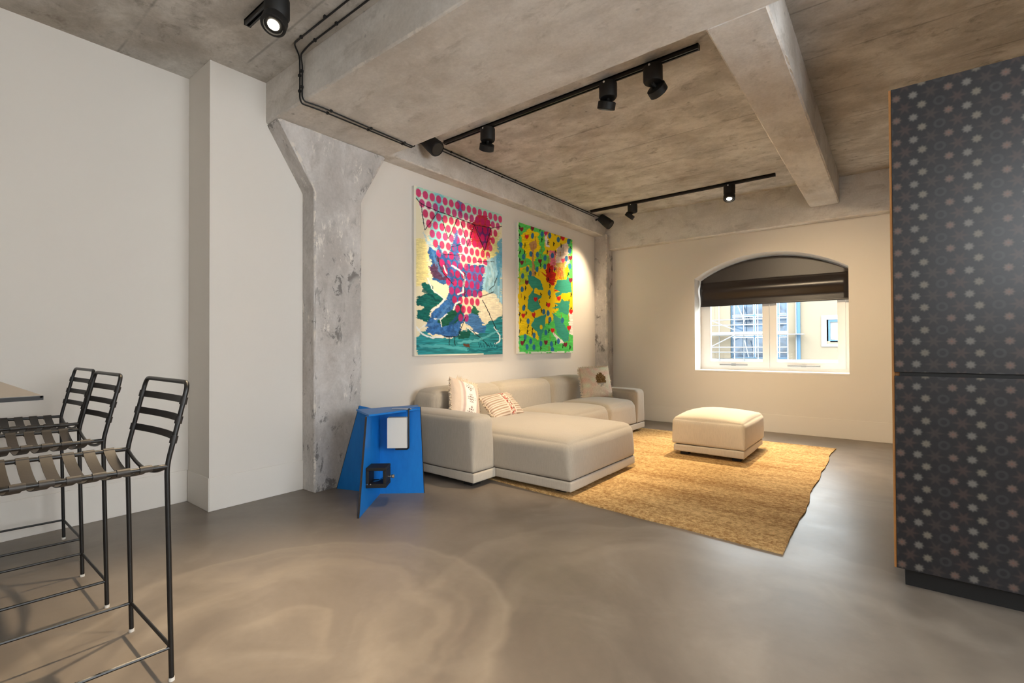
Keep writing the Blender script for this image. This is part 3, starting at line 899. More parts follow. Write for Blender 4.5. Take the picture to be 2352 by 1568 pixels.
for row in range(19):
    for k in range(16):
        uu = (k + 0.62 + (0.5 if row % 2 else 0)) / NC
        vv = 0.036 + row * 0.0555
        if uu > 1.01: continue
        d = hh[6] * uu + hh[7] * vv + 1
        x = (hh[0] * uu + hh[1] * vv + hh[2]) / d; y = (hh[3] * uu + hh[4] * vv + hh[5]) / d
        if inpoly(x, y, dot_region):
            dd = np.hypot((P.u - uu) / (0.40 / NC), (P.v - vv) / 0.0248)
            ink = ((214, 34, 96), (200, 30, 84), (196, 40, 110))[(row * 5 + k * 3) % 3]
            P.lay(np.clip((1 - dd) * 6 + 0.5, 0, 1), ink, 0.80)
for pts, w in (([(160, 830), (200, 930), (310, 1020)], 7), ([(310, 1020), (250, 1080), (195, 1112)], 12), ([(375, 722), (440, 762), (488, 820), (470, 960), (430, 972)], 10), ([(300, 725), (330, 790)], 8), ([(215, 1185), (270, 1195), (330, 1150)], 7), ([(390, 1110), (405, 1060), (440, 1040)], 9), ([(60, 1255), (110, 1320), (200, 1355), (285, 1345)], 10), ([(500, 1270), (560, 1310), (600, 1320)], 6), ([(740, 1270), (790, 1340), (785, 1390), (745, 1412)], 9), ([(540, 722), (600, 706), (680, 728)], 6), ([(270, 1200), (280, 1260)], 6), ([(70, 1290), (130, 1240)], 5)):
    P.stroke(pts, w * 0.75, (236, 240, 240), 0.95, 4, seed=40)
for pts in ([(65, 130), (110, 180), (250, 245), (430, 310), (570, 370), (730, 400), (815, 385)], [(110, 180), (140, 410), (262, 250)], [(290, 300), (345, 490), (430, 312)], [(455, 340), (515, 560), (572, 378)], [(578, 378), (665, 600), (725, 400)], [(380, 560), (460, 540)], [(250, 640), (270, 760), (390, 890)], [(488, 790), (480, 900), (490, 1000)], [(300, 1340), (420, 1350), (490, 1180)], [(345, 1350), (345, 1420)], [(392, 1350), (395, 1420)], [(640, 1030), (690, 1130), (760, 1290)], [(700, 940), (740, 910), (785, 790)], [(620, 1000), (740, 960)], [(745, 695), (600, 690)], [(550, 1300), (620, 1360), (690, 1430)], [(300, 625), (420, 635), (470, 625)]):
    P.stroke(pts, 3.2, (28, 30, 34), 0.9, 3, seed=50)
for k, x in enumerate(range(600, 770, 22)):                      # painter's scrawl, not readable in the photograph
    P.stroke([(x, 1400 + (k % 3) * 4), (x + 9, 1442), (x + 18, 1408 + (k % 2) * 18)], 2.2, (18, 70, 84), 0.85, 3, seed=60 + k)
P.poly([(465, 1405), (520, 1410), (520, 1440), (470, 1432)], (110, 50, 30), 0.8, 8, seed=61)
for k, (pts, w, c) in enumerate((([(260, 560), (330, 700), (380, 860)], 12, (40, 84, 150)), ([(420, 430), (400, 560), (430, 700)], 14, (66, 104, 176)), ([(200, 600), (250, 720), (300, 820)], 10, (84, 140, 196)), ([(150, 1250), (260, 1190), (330, 1080)], 12, (84, 136, 196)), ([(330, 1290), (390, 1200), (440, 1130)], 12, (36, 78, 140)), ([(120, 940), (200, 990), (260, 1040)], 8, (14, 66, 70)), ([(90, 1420), (300, 1430), (500, 1460)], 12, (96, 186, 196)), ([(420, 1400), (600, 1380), (780, 1300)], 10, (110, 196, 206)), ([(520, 1470), (700, 1470), (800, 1440)], 9, (24, 96, 110)), ([(690, 660), (740, 800), (700, 900)], 10, (190, 224, 236)), ([(770, 620), (790, 760), (780, 900)], 12, (84, 162, 206)), ([(560, 790), (600, 860), (570, 930)], 10, (84, 96, 184)))):
    P.stroke(pts, w, c, 0.7, 9, seed=70 + k)
edge = (P.u < 0.018) | ((P.v > 0.993) & (P.u < 0.75))
P.lay(edge.astype(float), (236, 230, 214), 0.9)
canvas('painting', 3.173, 4.562, 1.059, 2.771, P, 'tall abstract painting with pink dots over blue and teal brushwork')

# ---- yellow and green painting
P = Paint(230, 300, [(45, 84), (641, 303), (641, 1518), (46, 1530)], (242, 208, 26))
P.poly([(40, 80), (350, 190), (340, 420), (320, 520), (250, 640), (150, 560), (60, 600), (60, 700), (40, 700)], (92, 206, 96), 1, 14, seed=71)
P.poly([(100, 220), (170, 170), (270, 220), (290, 340), (280, 460), (220, 520), (140, 480), (95, 340)], (244, 210, 24), 1, 12, seed=72)
P.poly([(330, 440), (420, 470), (380, 560), (300, 600), (290, 520)], (92, 206, 96), 0.8, 14, seed=73)
P.poly([(580, 300), (650, 300), (650, 760), (600, 720), (590, 560)], (92, 206, 96), 1, 14, seed=74)
P.poly([(110, 580), (200, 600), (160, 760), (60, 780), (60, 660)], (170, 212, 60), 0.8, 16, seed=75)
P.poly([(40, 1320), (200, 1340), (330, 1220), (420, 1170), (480, 1040), (600, 1110), (650, 1300), (650, 1540), (40, 1540)], (88, 208, 98), 1, 18, seed=76)
P.poly([(60, 1100), (200, 1140), (280, 1280), (260, 1380), (160, 1330), (60, 1280)], (244, 210, 24), 1, 16, seed=77)
P.poly([(600, 1090), (650, 1080), (650, 1340), (610, 1330)], (240, 236, 230), 1, 10, seed=78)
P.poly([(415, 1260), (460, 1330), (560, 1420), (500, 1420), (430, 1330)], (240, 236, 230), 1, 8, seed=79)
P.poly([(340, 210), (370, 200), (385, 380), (350, 360)], (238, 230, 232), 1, 8, seed=80)
P.poly([(465, 390), (590, 310), (605, 540), (530, 640), (470, 600)], (238, 216, 202), 1, 12, seed=81)
P.poly([(470, 400), (550, 345), (560, 470), (490, 480)], (192, 176, 160), 0.95, 8, seed=82)
P.poly([(385, 410), (465, 410), (458, 640), (420, 610), (395, 560)], (228, 116, 148), 0.95, 16, 0.05, seed=83)
P.poly([(470, 560), (570, 520), (560, 700), (480, 680)], (216, 186, 90), 0.9, 14, seed=84)
P.poly([(165, 330), (245, 285), (262, 370), (220, 410), (232, 690), (205, 690), (200, 420)], (192, 142, 92), 1, 5, seed=85)
P.poly([(360, 560), (400, 535), (465, 690), (445, 800), (390, 790), (345, 700)], (198, 34, 30), 0.95, 14, tex=0.3, seed=86)
for k in range(7): P.stroke([(300 + k * 12, 640 + k * 8), (350 + k * 6, 680 + k * 10)], 3, (206, 60, 30), 0.9, 5, seed=90 + k)
for k in range(5): P.stroke([(470 + k * 14, 600), (480 + k * 16, 720)], 4, (214, 70, 60), 0.8, 5, seed=97 + k)
P.stroke([(450, 850), (500, 835), (540, 850)], 9, (214, 60, 40), 0.95, 5, seed=99)
marks = np.random.RandomState(3)
for j in range(15):
    for i in range(8):
        x = 62 + i * 78 + marks.uniform(-22, 22); y = 130 + i * 24 + j * 96 + marks.uniform(-26, 26)
        if y > 1500: continue
        if marks.rand() < 0.62:
            P.stroke([(x, y - 20), (x - 2, y + 20)], 4.5, (28, 32, 30), 0.95, 3, seed=100 + j); P.stroke([(x, y), (x + 9, y - 4)], 4, (28, 32, 30), 0.9, 2, seed=100 + i)
        else:
            P.stroke([(x, y - 26), (x, y + 22)], 3.0, (176, 112, 40), 0.9, 2, seed=120 + i)
TEAL = (62, 160, 138)
for k, pts in enumerate(([(160, 670), (230, 690), (300, 735), (322, 840), (240, 825), (222, 870), (308, 905), (268, 958), (300, 1035), (200, 1078), (148, 1040), (165, 900), (212, 830), (158, 760)],
                         [(478, 735), (575, 730), (582, 690), (620, 720), (632, 870), (530, 878), (465, 922), (452, 880), (500, 860), (438, 822)],
                         [(440, 975), (500, 985), (528, 930), (545, 960), (612, 962), (592, 1112), (510, 1085), (490, 1040), (410, 1035), (480, 1010)],
                         [(236, 1140), (362, 1098), (335, 1230), (292, 1395), (250, 1290), (190, 1225)],
                         [(415, 1085), (520, 1165), (602, 1310), (592, 1390), (540, 1402), (470, 1300)])):
    P.poly(pts, TEAL, 1, 5, 0.04, tex=0.08, seed=130 + k)
P.ellipse(245, 840, 20, 26, (244, 210, 24)); P.ellipse(300, 1240, 16, 26, (244, 210, 24))
for x, y in ((210, 245), (82, 340), (315, 228), (397, 248), (490, 295), (600, 318), (110, 470), (190, 440), (262, 450), (425, 465), (345, 490), (152, 605), (258, 612), (342, 585), (612, 420), (612, 590), (100, 680), (93, 825), (110, 1030), (158, 1175), (328, 1075), (395, 1160), (125, 1345), (222, 1330), (350, 1300), (295, 1420), (145, 1455), (220, 1460), (410, 1425), (485, 1395), (530, 1170), (185, 1395), (420, 1485), (185, 655), (390, 870), (375, 1090), (575, 505)):
    P.ellipse(x, y, 17, 31, (48, 116, 168), 0.95, seed=int(x) % 50)
RED, DK = (214, 40, 44), (128, 44, 58)
for x, y, c in ((148, 260, RED), (90, 175, DK), (210, 170, DK), (355, 230, (206, 50, 100)), (540, 290, RED), (92, 540, DK), (290, 530, DK), (620, 505, DK), (145, 760, DK), (620, 745, DK), (105, 1120, RED), (218, 1115, RED), (380, 1010, RED), (493, 940, RED), (622, 1085, RED), (600, 1260, RED), (423, 1285, RED), (350, 1415, DK), (560, 1440, DK), (92, 1420, DK), (540, 530, (226, 90, 120)), (240, 945, RED)):
    P.heart(x, y, 22, c)
P.lay(((P.u < 0.02) | (P.v > 0.985)).astype(float) * (vnoise(P.X * 0.05, P.Y * 0.05, 9) > 0.3), (238, 236, 228), 0.9)
canvas('painting', 4.874, 6.226, 1.058, 2.748, P, 'tall yellow and green painting with teal figures and red hearts')

# ================================================================== PILLOWS
def pillow(name, label, center, yaw, lean, roll, w, h, t, colour_fn, mat, fringe=None, n=44):
    """square cushion standing on edge; yaw = direction its face looks, lean = tilted back, roll = turned in its own plane"""
    root = empty(name, (center[0], center[1], center[2]), label, 'pillow', None)
    Mx = Matrix.Rotation(yaw, 4, 'Z') @ Matrix.Rotation(-lean, 4, 'Y') @ Matrix.Rotation(roll, 4, 'X')
    V = []; F = []; C3 = []
    def prof(a, b):
        return (max(0, 1 - a * a) ** 0.42) * (max(0, 1 - b * b) ** 0.42)
    for side in (1, -1):
        for j in range(n + 1):
            for i in range(n + 1):
                a = -1 + 2 * i / n; b = -1 + 2 * j / n
                pin = 1 - 0.07 * (1 - abs(b) ** 2) * (abs(a) ** 3)
                pinb = 1 - 0.07 * (1 - abs(a) ** 2) * (abs(b) ** 3)
                d = prof(a, b) * t / 2 * side + 0.004 * side * mnoise.noise(Vector((a * 4, b * 4, side * 3.0)))
                V.append(Mx @ Vector((d, a * w / 2 * pin, b * h / 2 * pinb)) + Vector(center))
                C3.append(colour_fn(a, b, side))
    m = (n + 1) ** 2; wd = n + 1
    for s_ in range(2):
        for j in range(n):
            for i in range(n):
                a = s_ * m + j * wd + i
                q = (a, a + 1, a + 1 + wd, a + wd)
                F.append(q if s_ == 0 else tuple(reversed(q)))
    o = make('cover', V, F, mat, root, smooth=True)
    set_paint(o.data, np.array(C3, float))
    if fringe:
        fb = MB(); rr = random.Random(5)
        for (sa, sb, ea, eb, oa, ob, cnt, ln) in fringe:
            for k in range(cnt):
                q = (k + rr.random()) / cnt
                a = sa + (ea - sa) * q; b = sb + (eb - sb) * q
                L = ln * (0.6 + 0.7 * rr.random())
                p0 = Vector((rr.uniform(-0.006, 0.006), a * w / 2 * 0.95, b * h / 2 * 0.95))
                p1 = p0 + Vector((rr.uniform(-0.02, 0.02), oa * L + rr.uniform(-.3, .3) * L, ob * L + rr.uniform(-.3, .3) * L))
                fb.tube([Mx @ p0 + Vector(center), Mx @ ((p0 + p1) / 2 + Vector((0.004, 0, 0.003))) + Vector(center), Mx @ p1 + Vector(center)], [0.0045, 0.004, 0.0015], 5)
        fo = fb.build('fringe', M['fringe'], root, smooth=True)
        fo['kind'] = 'stuff'
    return root
M['fringe'] = plain('cream_yarn', lin(226, 210, 188), 0.95, spec=0.1)
pm_knit = attr_mat('woven_cushion_cover', 0.92, 0.5, 140, 0.1)
pm_fluff = attr_mat('fluffy_cushion_cover', 0.95, 0.9, 70, 0.1)
def col_a(a, b, s):
    base = (222, 210, 198)
    if abs(a) > 0.62: base = (214, 196, 178)
    if -0.30 < a < 0.42: base = (236, 233, 228)
    if 0.42 < abs(a - 0.06) < 0.52: base = (200, 178, 170)
    u = (a * 14) % 1; v = (b * 14) % 1
    dia = abs(a - 0.06) * 2.2 + abs(((b + 1.0) % 0.66) - 0.33) * 2.4
    if -0.30 < a < 0.42 and dia < 0.72 and math.hypot(u - .5, v - .5) < 0.30: base = (104, 72, 60)
    k = mnoise.noise(Vector((a * 22, b * 22, 2))) * 16
    return tuple(q + k for q in base)
def col_b(a, b, s):
    base = (216, 201, 186)
    if abs(a - 0.2) > 0.22:
        if (b * 6.0) % 1 < 0.42: base = (164, 142, 124)
    elif abs(a - 0.2) < 0.13:
        q = mnoise.noise(Vector((a * 26, b * 20, 4)))
        base = (96, 72, 62) if q > 0.12 else ((206, 96, 84) if q < -0.15 else (232, 216, 200))
    k = mnoise.noise(Vector((a * 26, b * 22, 7))) * 12
    return tuple(q + k for q in base)
def col_c(a, b, s):
    base = np.array((218, 202, 180.0)); q = mnoise.noise(Vector((a * 3, b * 3, 1)))
    base = base + np.array((4, -10, -6)) * q * 2
    base = base + mnoise.noise(Vector((a * 24, b * 24, 9))) * 16
    r = math.hypot((a - 0.18) / 0.36, (b - 0.16) / 0.42) + 0.35 * mnoise.noise(Vector((a * 9, b * 9, 3)))
    if s > 0 and r < 0.95:
        base = np.array((112, 86, 50.0)) + 60 * mnoise.noise(Vector((a * 30, b * 30, 5)))
        if b < -0.05: base = np.array((170, 160, 146.0))
    return tuple(base)
pillow('throw_pillow', 'white and pink woven square pillow leaning in the sofa corner', (-3.255, 3.385, 0.632), R(6), R(18), R(-18), 0.41, 0.39, 0.17, col_a, pm_knit,
       fringe=[(-0.6, 1, 1, 1, 0.2, 1, 60, 0.035), (1, 1, 1, -0.9, 1, 0, 70, 0.03), (-1, 0.9, -1, -0.9, -1, 0, 50, 0.012)])
pillow('throw_pillow', 'striped beige lumbar pillow lying low on the chaise', (-3.10, 3.765, 0.555), R(-4), R(48), R(3), 0.45, 0.31, 0.14, col_b, pm_knit,
       fringe=[(-1, 0.9, -1, -0.9, -1, 0, 50, 0.016), (1, 0.9, 1, -0.9, 1, 0, 50, 0.016)])
pillow('throw_pillow', 'fluffy cream pillow with a dark brown patch at the far end', (-3.15, 5.84, 0.655), R(-32), R(14), R(2), 0.46, 0.45, 0.16, col_c, pm_fluff,
       fringe=[(-1, 1, -1, -1, -1, 0.1, 110, 0.032), (-0.9, 1, 1, 1, 0.1, 1, 60, 0.016), (1, 1, 1, -1, 1, 0, 60, 0.014)])
# ================================================================== BLUE SIDE TABLE
def blue_mat():
    t = NT('blue_stained_board'); p = t.pos()
    n = t.noise(t.mapping(p, (3, 3, 1)), 8, 4, 0.6)
    c = t.mix(n, lin(8, 106, 192), lin(24, 132, 218))
    return t.set(c, 0.42, 0, 0.4)
M['blue'] = blue_mat()
M['ply_edge'] = plain('dark_board_edge', lin(40, 33, 32), 0.6)
CT = Vector((-3.172, 2.337, 0)); FD = Vector((0.630, -0.777, 0)); RD = Vector((0.753, 0.658, 0)); LD = Vector((-0.954, -0.299, 0))
st = empty('side_table', CT, 'bright blue side table of crossed tapering boards beside the column', 'table')
def fin(d, b0, b1, t0, t1, z1, z1b=None, th=0.012):
    nrm = Vector((d.y, -d.x, 0)) * th
    z1b = z1b or z1
    pts = [CT + d * b0, CT + d * b1, CT + d * t1 + Vector((0, 0, z1b)), CT + d * t0 + Vector((0, 0, z1))]
    pts = [Vector((p.x, p.y, p.z)) - nrm / 2 for p in pts]
    m = MB().prism(pts, nrm)
    o = m.build('board', M['blue'], st)
    # dark edge lipping along the outer, sloping edge
    e0 = CT + d * b1; e1 = CT + d * t1 + Vector((0, 0, z1b))
    lip = MB().prism([e0 - nrm * 0.55, e0 - nrm * 0.55 + d * 0.004, e1 - nrm * 0.55 + d * 0.004, e1 - nrm * 0.55], nrm * 1.1)
    lip.build('edge', M['ply_edge'], o)
    return o
fin(FD, 0.0, 0.548, 0.0, 0.362, 0.655)
fin(RD, 0.0, 0.347, 0.0, 0.318, 0.655, 0.678)
fin(LD, 0.0, 0.411, 0.0, 0.19, 0.655, 0.682)
tp = [(-2.925, 2.066), (-2.915, 2.527), (-3.10, 2.668), (-3.265, 2.19)]
MB().prism([(x, y, 0.656) for x, y in tp], (0, 0, 0.014)).build('tabletop', M['blue'], st, bevel=0.002)
# black square clamp frame on the front board
o0 = CT + FD * 0.262 + RD * 0.006
s = 0.142
fr = MB()
def ringbox(o, z0, depth, outer, th):
    def seg(r0, r1, za, zb):
        a = o + RD * r0; b = o + RD * r1
        fr.prism([a + Vector((0, 0, za)), b + Vector((0, 0, za)), b + Vector((0, 0, zb)), a + Vector((0, 0, zb))], FD * depth)
    seg(0, outer, z0, z0 + th * 1.3); seg(0, outer, z0 + outer - th, z0 + outer); seg(0, th, z0 + th * 1.3, z0 + outer - th); seg(outer - th, outer, z0 + th * 1.3, z0 + outer - th)
ringbox(o0, 0.157, 0.14, s, 0.022)
clampo = fr.build('clamp_frame', M['black_matte'], st, bevel=0.004)
kc = o0 + FD * 0.07 + RD * s + Vector((0, 0, 0.157 + 0.065))
MB().lathe([(0.006, 0), (0.006, 0.022), (0.011, 0.022), (0.013, 0.028), (0.013, 0.04), (0.009, 0.045)], kc, RD, 20).build('knob', M['chrome'], clampo, smooth=True)
MB().tube([o0 + RD * 0.125 + FD * 0.05 + Vector((0, 0, 0.225)), o0 + RD * 0.07 + FD * 0.06 + Vector((0, 0, 0.19)), o0 + RD * 0.03 + FD * 0.06 + Vector((0, 0, 0.182))], 0.004, 8).build('cable', M['blue'], clampo, smooth=True)
for k in (0.012, 0.036): MB().lathe([(0.004, 0), (0.004, 0.004)], o0 + FD * 0.138 + RD * k + Vector((0, 0, 0.185)), FD, 10).build('screw', M['chrome'], clampo)
# L bracket of bent wire and the steel plate on top
bk = CT + RD * 0.255 + FD * 0.14
def V3(p, z): return Vector((p.x, p.y, z))
m = MB(); m.tube([V3(bk - FD * 0.02, 0.678), V3(bk, 0.678), V3(bk, 0.40), V3(bk, 0.385), V3(bk - RD * 0.012, 0.375), V3(bk - RD * 0.10, 0.375)], 0.0065, 8)
m.build('bracket', M['black_metal'], st, smooth=True)
pl_c = CT + RD * 0.20 + FD * 0.10
m = MB(); m.prism([V3(pl_c - RD * 0.08 - FD * 0.012, 0.6705), V3(pl_c + RD * 0.07 - FD * 0.012, 0.6705), V3(pl_c + RD * 0.07 + FD * 0.012, 0.6705), V3(pl_c - RD * 0.08 + FD * 0.012, 0.6705)], (0, 0, 0.006))
m.build('steel_strip', M['chrome'], st)
# white book hanging in the bracket
bc = CT + RD * 0.165 + FD * 0.142
bkx = empty('book', V3(bc, 0.383), 'thick white book held upright by the bracket under the blue tabletop', 'book')
M['paper'] = plain('white_paper_pages', lin(232, 226, 210), 0.8, grain=0.05, gscale=120)
m = MB()
def bookbox(r0, r1, f0, f1, z0, z1):
    a = [bc + RD * r0 + FD * f0, bc + RD * r1 + FD * f0, bc + RD * r1 + FD * f1, bc + RD * r0 + FD * f1]
    return MB().prism([V3(p, z0) for p in a], (0, 0, z1 - z0))
vd = Vector((0.80, -0.60, 0)); rd2 = Vector((0.786, 0.618, 0))
RD_s, FD_s = RD, FD
bookbox(-0.068, 0.070, -0.05, 0.0, 0.386, 0.615).build('page_block', M['paper'], bkx, bevel=0.003)
bookbox(-0.070, 0.078, 0.0, 0.004, 0.384, 0.610).build('cover', M['white_plastic'], bkx)
bookbox(0.070, 0.078, -0.05, 0.0, 0.384, 0.612).build('spine', M['white_plastic'], bkx)

# ================================================================== PATTERNED CABINET
def pattern_mat():
    t = NT('patterned_dark_laminate'); p = t.pos()
    sx = t.node('ShaderNodeSeparateXYZ'); t.link(p, sx.inputs[0])
    X, Z = sx.outputs['X'], sx.outputs['Z']
    web = t.noise(p, 60, 3)
    col = t.mix(web, lin(17, 17, 21), lin(29, 29, 34))
    PX, PZ = 0.184, 0.105
    def local(k, odd):
        cx = t.math('DIVIDE', t.math('SUBTRACT', X, 0.093 + 0.0307 * k), PX)
        lx = t.math('MULTIPLY', t.math('SUBTRACT', cx, t.math('FLOOR', t.math('ADD', cx, 0.5))), PX)
        cz = t.math('ADD', t.math('DIVIDE', t.math('SUBTRACT', Z, 1.166), PZ), 0.5 if odd else 0.0)
        lz = t.math('MULTIPLY', t.math('SUBTRACT', cz, t.math('FLOOR', t.math('ADD', cz, 0.5))), PZ)
        r = t.math('SQRT', t.math('ADD', t.math('MULTIPLY', lx, lx), t.math('MULTIPLY', lz, lz)))
        th = t.math('ARCTAN2', lz, lx)
        return r, th
    def flower(k, odd, petals, rad, amp, c, strength, hub):
        nonlocal col
        r, th = local(k, odd)
        rr = t.math('MULTIPLY', r, t.math('MULTIPLY_ADD', t.math('COSINE', t.math('MULTIPLY', th, petals)), -amp, 1.0))
        m = t.math('SUBTRACT', 1.0, t.step(rr, rad * 0.35, rad))
        col = t.mix(t.math('MULTIPLY', m, strength), col, c)
        if hub: col = t.mix(t.math('MULTIPLY', t.math('SUBTRACT', 1.0, t.step(r, 0.002, 0.005)), 0.6), col, hub)
    flower(2, False, 6, 0.026, 0.35, lin(64, 53, 50), 0.5, None)
    flower(5, True, 6, 0.026, 0.35, lin(72, 54, 50), 0.5, None)
    r, th = local(3, True)
    ringm = t.math('SUBTRACT', 1.0, t.step(t.math('ABSOLUTE', t.math('SUBTRACT', r, 0.016)), 0.002, 0.008))
    col = t.mix(t.math('MULTIPLY', ringm, 0.35), col, lin(64, 62, 64))
    flower(0, False, 8, 0.021, 0.10, lin(110, 106, 101), 0.8, lin(100, 92, 88))
    flower(1, True, 8, 0.021, 0.10, lin(112, 105, 94), 0.8, lin(100, 88, 80))
    flower(4, False, 8, 0.021, 0.10, lin(104, 86, 78), 0.75, lin(112, 74, 58))
    return t.set(col, 0.34, 0, 0.55)
M['pattern'] = pattern_mat()
M['oak'] = plain('orange_plywood', lin(178, 122, 62), 0.55, grain=0.12, gscale=30)
cb = empty('tall_cabinet', (0.46, 3.2, 0), 'tall dark cabinet with a floral dotted pattern on its doors', 'cabinet')
CX0, CX1 = 0.012, 0.912
box('carcass', (CX0 + 0.002, 2.956, 0.095), (CX1, 3.54, 2.37), M['oak'], cb)
box('side_panel', (0.003, 2.934, 0.095), (0.0125, 3.54, 2.372), M['oak'], cb)
d1 = box('door', (CX0, 2.93, 1.022), (CX1, 2.953, 2.372), M['pattern'], cb, bevel=0.0015)
d2 = box('door', (CX0, 2.93, 0.095), (CX1, 2.953, 1.004), M['pattern'], cb, bevel=0.0015)
box('finger_groove', (CX0 + 0.02, 2.945, 1.003), (CX1, 2.957, 1.023), M['black_matte'], cb)
box('kickboard', (CX0 + 0.032, 2.995, 0.0), (CX1 - 0.03, 3.5, 0.095), M['black_matte'], cb)

# ================================================================== BAR TABLE AND STOOLS
bt = empty('bar_table', (-2.9, -0.2, 0), 'high bar table with a thin grey top along the left edge', 'table')
M['tabletop'] = plain('grey_stone_top', lin(112, 107, 100), 0.4, grain=0.06, gscale=14)
box('tabletop', (-4.12, -0.65, 0.999), (-2.06, 0.272, 1.006), M['tabletop'], bt)
MB().box((-4.12, 0.266, 0.992), (-2.06, 0.274, 1.0045)).box((-2.066, -0.65, 0.992), (-2.058, 0.266, 1.0045)).build('edge_strip', M['black_matte'], bt)
for x in (-4.02, -2.16):
    for y in (-0.55, 0.06):
        box('leg', (x - 0.02, y - 0.02, 0), (x + 0.02, y + 0.02, 0.999), M['black_metal'], bt)
box('apron', (-4.02, -0.5, 0.95), (-2.16, -0.46, 0.999), M['black_metal'], bt)

def arc_pts(pts, r=0.03, n=5):
    """polyline with rounded corners"""
    pts = [Vector(p) for p in pts]; out = [pts[0]]
    for a, b, c in zip(pts[:-2], pts[1:-1], pts[2:]):
        d0 = (a - b).normalized(); d1 = (c - b).normalized()
        q = min(r, (a - b).length * 0.45, (c - b).length * 0.45)
        p0 = b + d0 * q; p1 = b + d1 * q
        for k in range(n + 1):
            t = k / n
            out.append(p0 * (1 - t) ** 2 + b * 2 * t * (1 - t) + p1 * t ** 2)
    out.append(pts[-1])
    return out
def band(mb, path, wdir, w, th, n=None):
    """flat strap following path, width along wdir"""
    path = [Vector(p) for p in path]; wd = Vector(wdir).normalized() * (w / 2)
    V = []; F = []
    m = len(path)
    for i, p in enumerate(path):
        t = (path[min(i + 1, m - 1)] - path[max(i - 1, 0)]).normalized()
        nn = t.cross(wd).normalized() * (th / 2)
        V += [p - wd - nn, p + wd - nn, p + wd + nn, p - wd + nn]
    for i in range(m - 1):
        a = i * 4
        for k in range(4):
            F.append((a + k, a + (k + 1) % 4, a + 4 + (k + 1) % 4, a + 4 + k))
    F.append((3, 2, 1, 0)); a = (m - 1) * 4; F.append((a, a + 1, a + 2, a + 3))
    mb.add(V, F)
HW, TR = 0.234, 0.0082
Y_B, Y_F = 0.0, -0.43          # local: rear legs at y = 0, seat runs towards -y
SEAT = 0.742
def make_stool():
    root = empty('bar_stool', (0, 0, 0), 'x', 'stool', 'black strap bar stools at the bar table')
    lean = [(Y_B - 0.012, SEAT), (Y_B + 0.052, 1.028)]
    path = [(HW, Y_B + 0.004, 0.008), (HW, Y_B - 0.012, SEAT), (HW, Y_B + 0.052, 1.028), (-HW, Y_B + 0.052, 1.028), (-HW, Y_B - 0.012, SEAT), (-HW, Y_B + 0.004, 0.008)]
    MB().tube(arc_pts(path, 0.035), TR, 10).build('back_frame', M['black_metal'], root, smooth=True)
    for s_ in (1, -1):
        MB().tube(arc_pts([(s_ * HW, Y_B - 0.012, SEAT), (s_ * HW, Y_F, SEAT + 0.012), (s_ * HW, Y_F - 0.004, 0.008)], 0.03), TR, 10).build('leg', M['black_metal'], root, smooth=True)
        MB().tube([(s_ * HW, Y_B + 0.002, 0.116), (s_ * HW, Y_F, 0.13)], 0.006, 8).build('side_rail', M['black_metal'], root, smooth=True)
        for y in (Y_B + 0.004, Y_F - 0.004):
            MB().lathe([(0.0095, 0), (0.0095, 0.012)], (s_ * HW, y, 0.0), (0, 0, 1), 14).build('glide', M['white_plastic'], root, smooth=True)
    MB().tube([(-HW, Y_B + 0.002, 0.116), (HW, Y_B + 0.002, 0.116)], 0.006, 8).build('foot_rail', M['black_metal'], root, smooth=True)
    MB().tube([(-HW, Y_F, 0.13), (HW, Y_F, 0.13)], 0.006, 8).build('foot_rail', M['black_metal'], root, smooth=True)
    rear = [(-HW + 2 * HW * k / 14, Y_B - 0.012, SEAT - 0.045 * (1 - (2 * k / 14 - 1) ** 2)) for k in range(15)]
    MB().tube(rear, 0.0065, 8).build('seat_bar', M['black_metal'], root, smooth=True)
    front = [(-HW + 2 * HW * k / 14, Y_F, SEAT + 0.010 - 0.045 * (1 - (2 * k / 14 - 1) ** 2)) for k in range(15)]
    MB().tube(front, 0.0065, 8).build('seat_bar', M['black_metal'], root, smooth=True)
    for k in range(6):
        y = -0.072 - 0.0605 * k; z = SEAT + 0.012 * (-y / 0.43)
        m = MB()
        path = [(-HW + 2 * HW * i / 20, y, z + TR - 0.062 * (1 - (2 * i / 20 - 1) ** 2) ** 0.9) for i in range(21)]
        band(m, path, (0, 1, 0), 0.034, 0.003)
        for s_ in (1, -1): m.lathe([(TR + 0.0035, -0.017), (TR + 0.0035, 0.017)], (s_ * HW, y, z), (0, 1, 0), 12)
        m.build('seat_strap', M['leather'], root, smooth=True)
    up = Vector((0, 0.064, 0.286)).normalized()
    for z in (0.832, 0.898, 0.964):
        y = Y_B - 0.012 + 0.064 * (z - SEAT) / 0.286
        m = MB()
        path = [(-HW + 2 * HW * i / 20, y + 0.042 * (1 - (2 * i / 20 - 1) ** 2) ** 0.9, z - 0.008 * (1 - (2 * i / 20 - 1) ** 2)) for i in range(21)]
        band(m, path, up, 0.026, 0.003)
        for s_ in (1, -1): m.lathe([(TR + 0.0035, -0.013), (TR + 0.0035, 0.013)], Vector((s_ * HW, y, z)), up, 12)
        m.build('back_strap', M['leather_back'], root, smooth=True)
    return root
M['leather_back'] = plain('black_leather_strap', lin(30, 27, 26), 0.45, grain=0.1, gscale=90)
def dup(root, loc, label):
    r = root.copy(); COL.objects.link(r); r.location = loc; r['label'] = label
    for ch in root.children:
        c = ch.copy(); COL.objects.link(c); c.parent = r
        c.matrix_parent_inverse = Matrix.Identity(4)
    return r
stool = make_stool()
stool['label'] = 'nearest and largest of the three black strap bar stools'
dup(stool, (-2.984, 0.570, 0), 'middle of the three black strap bar stools')
dup(stool, (-3.702, 0.612, 0), 'farthest black strap bar stool, next to the white wall')
stool.location = (-2.203, 0.583, 0)

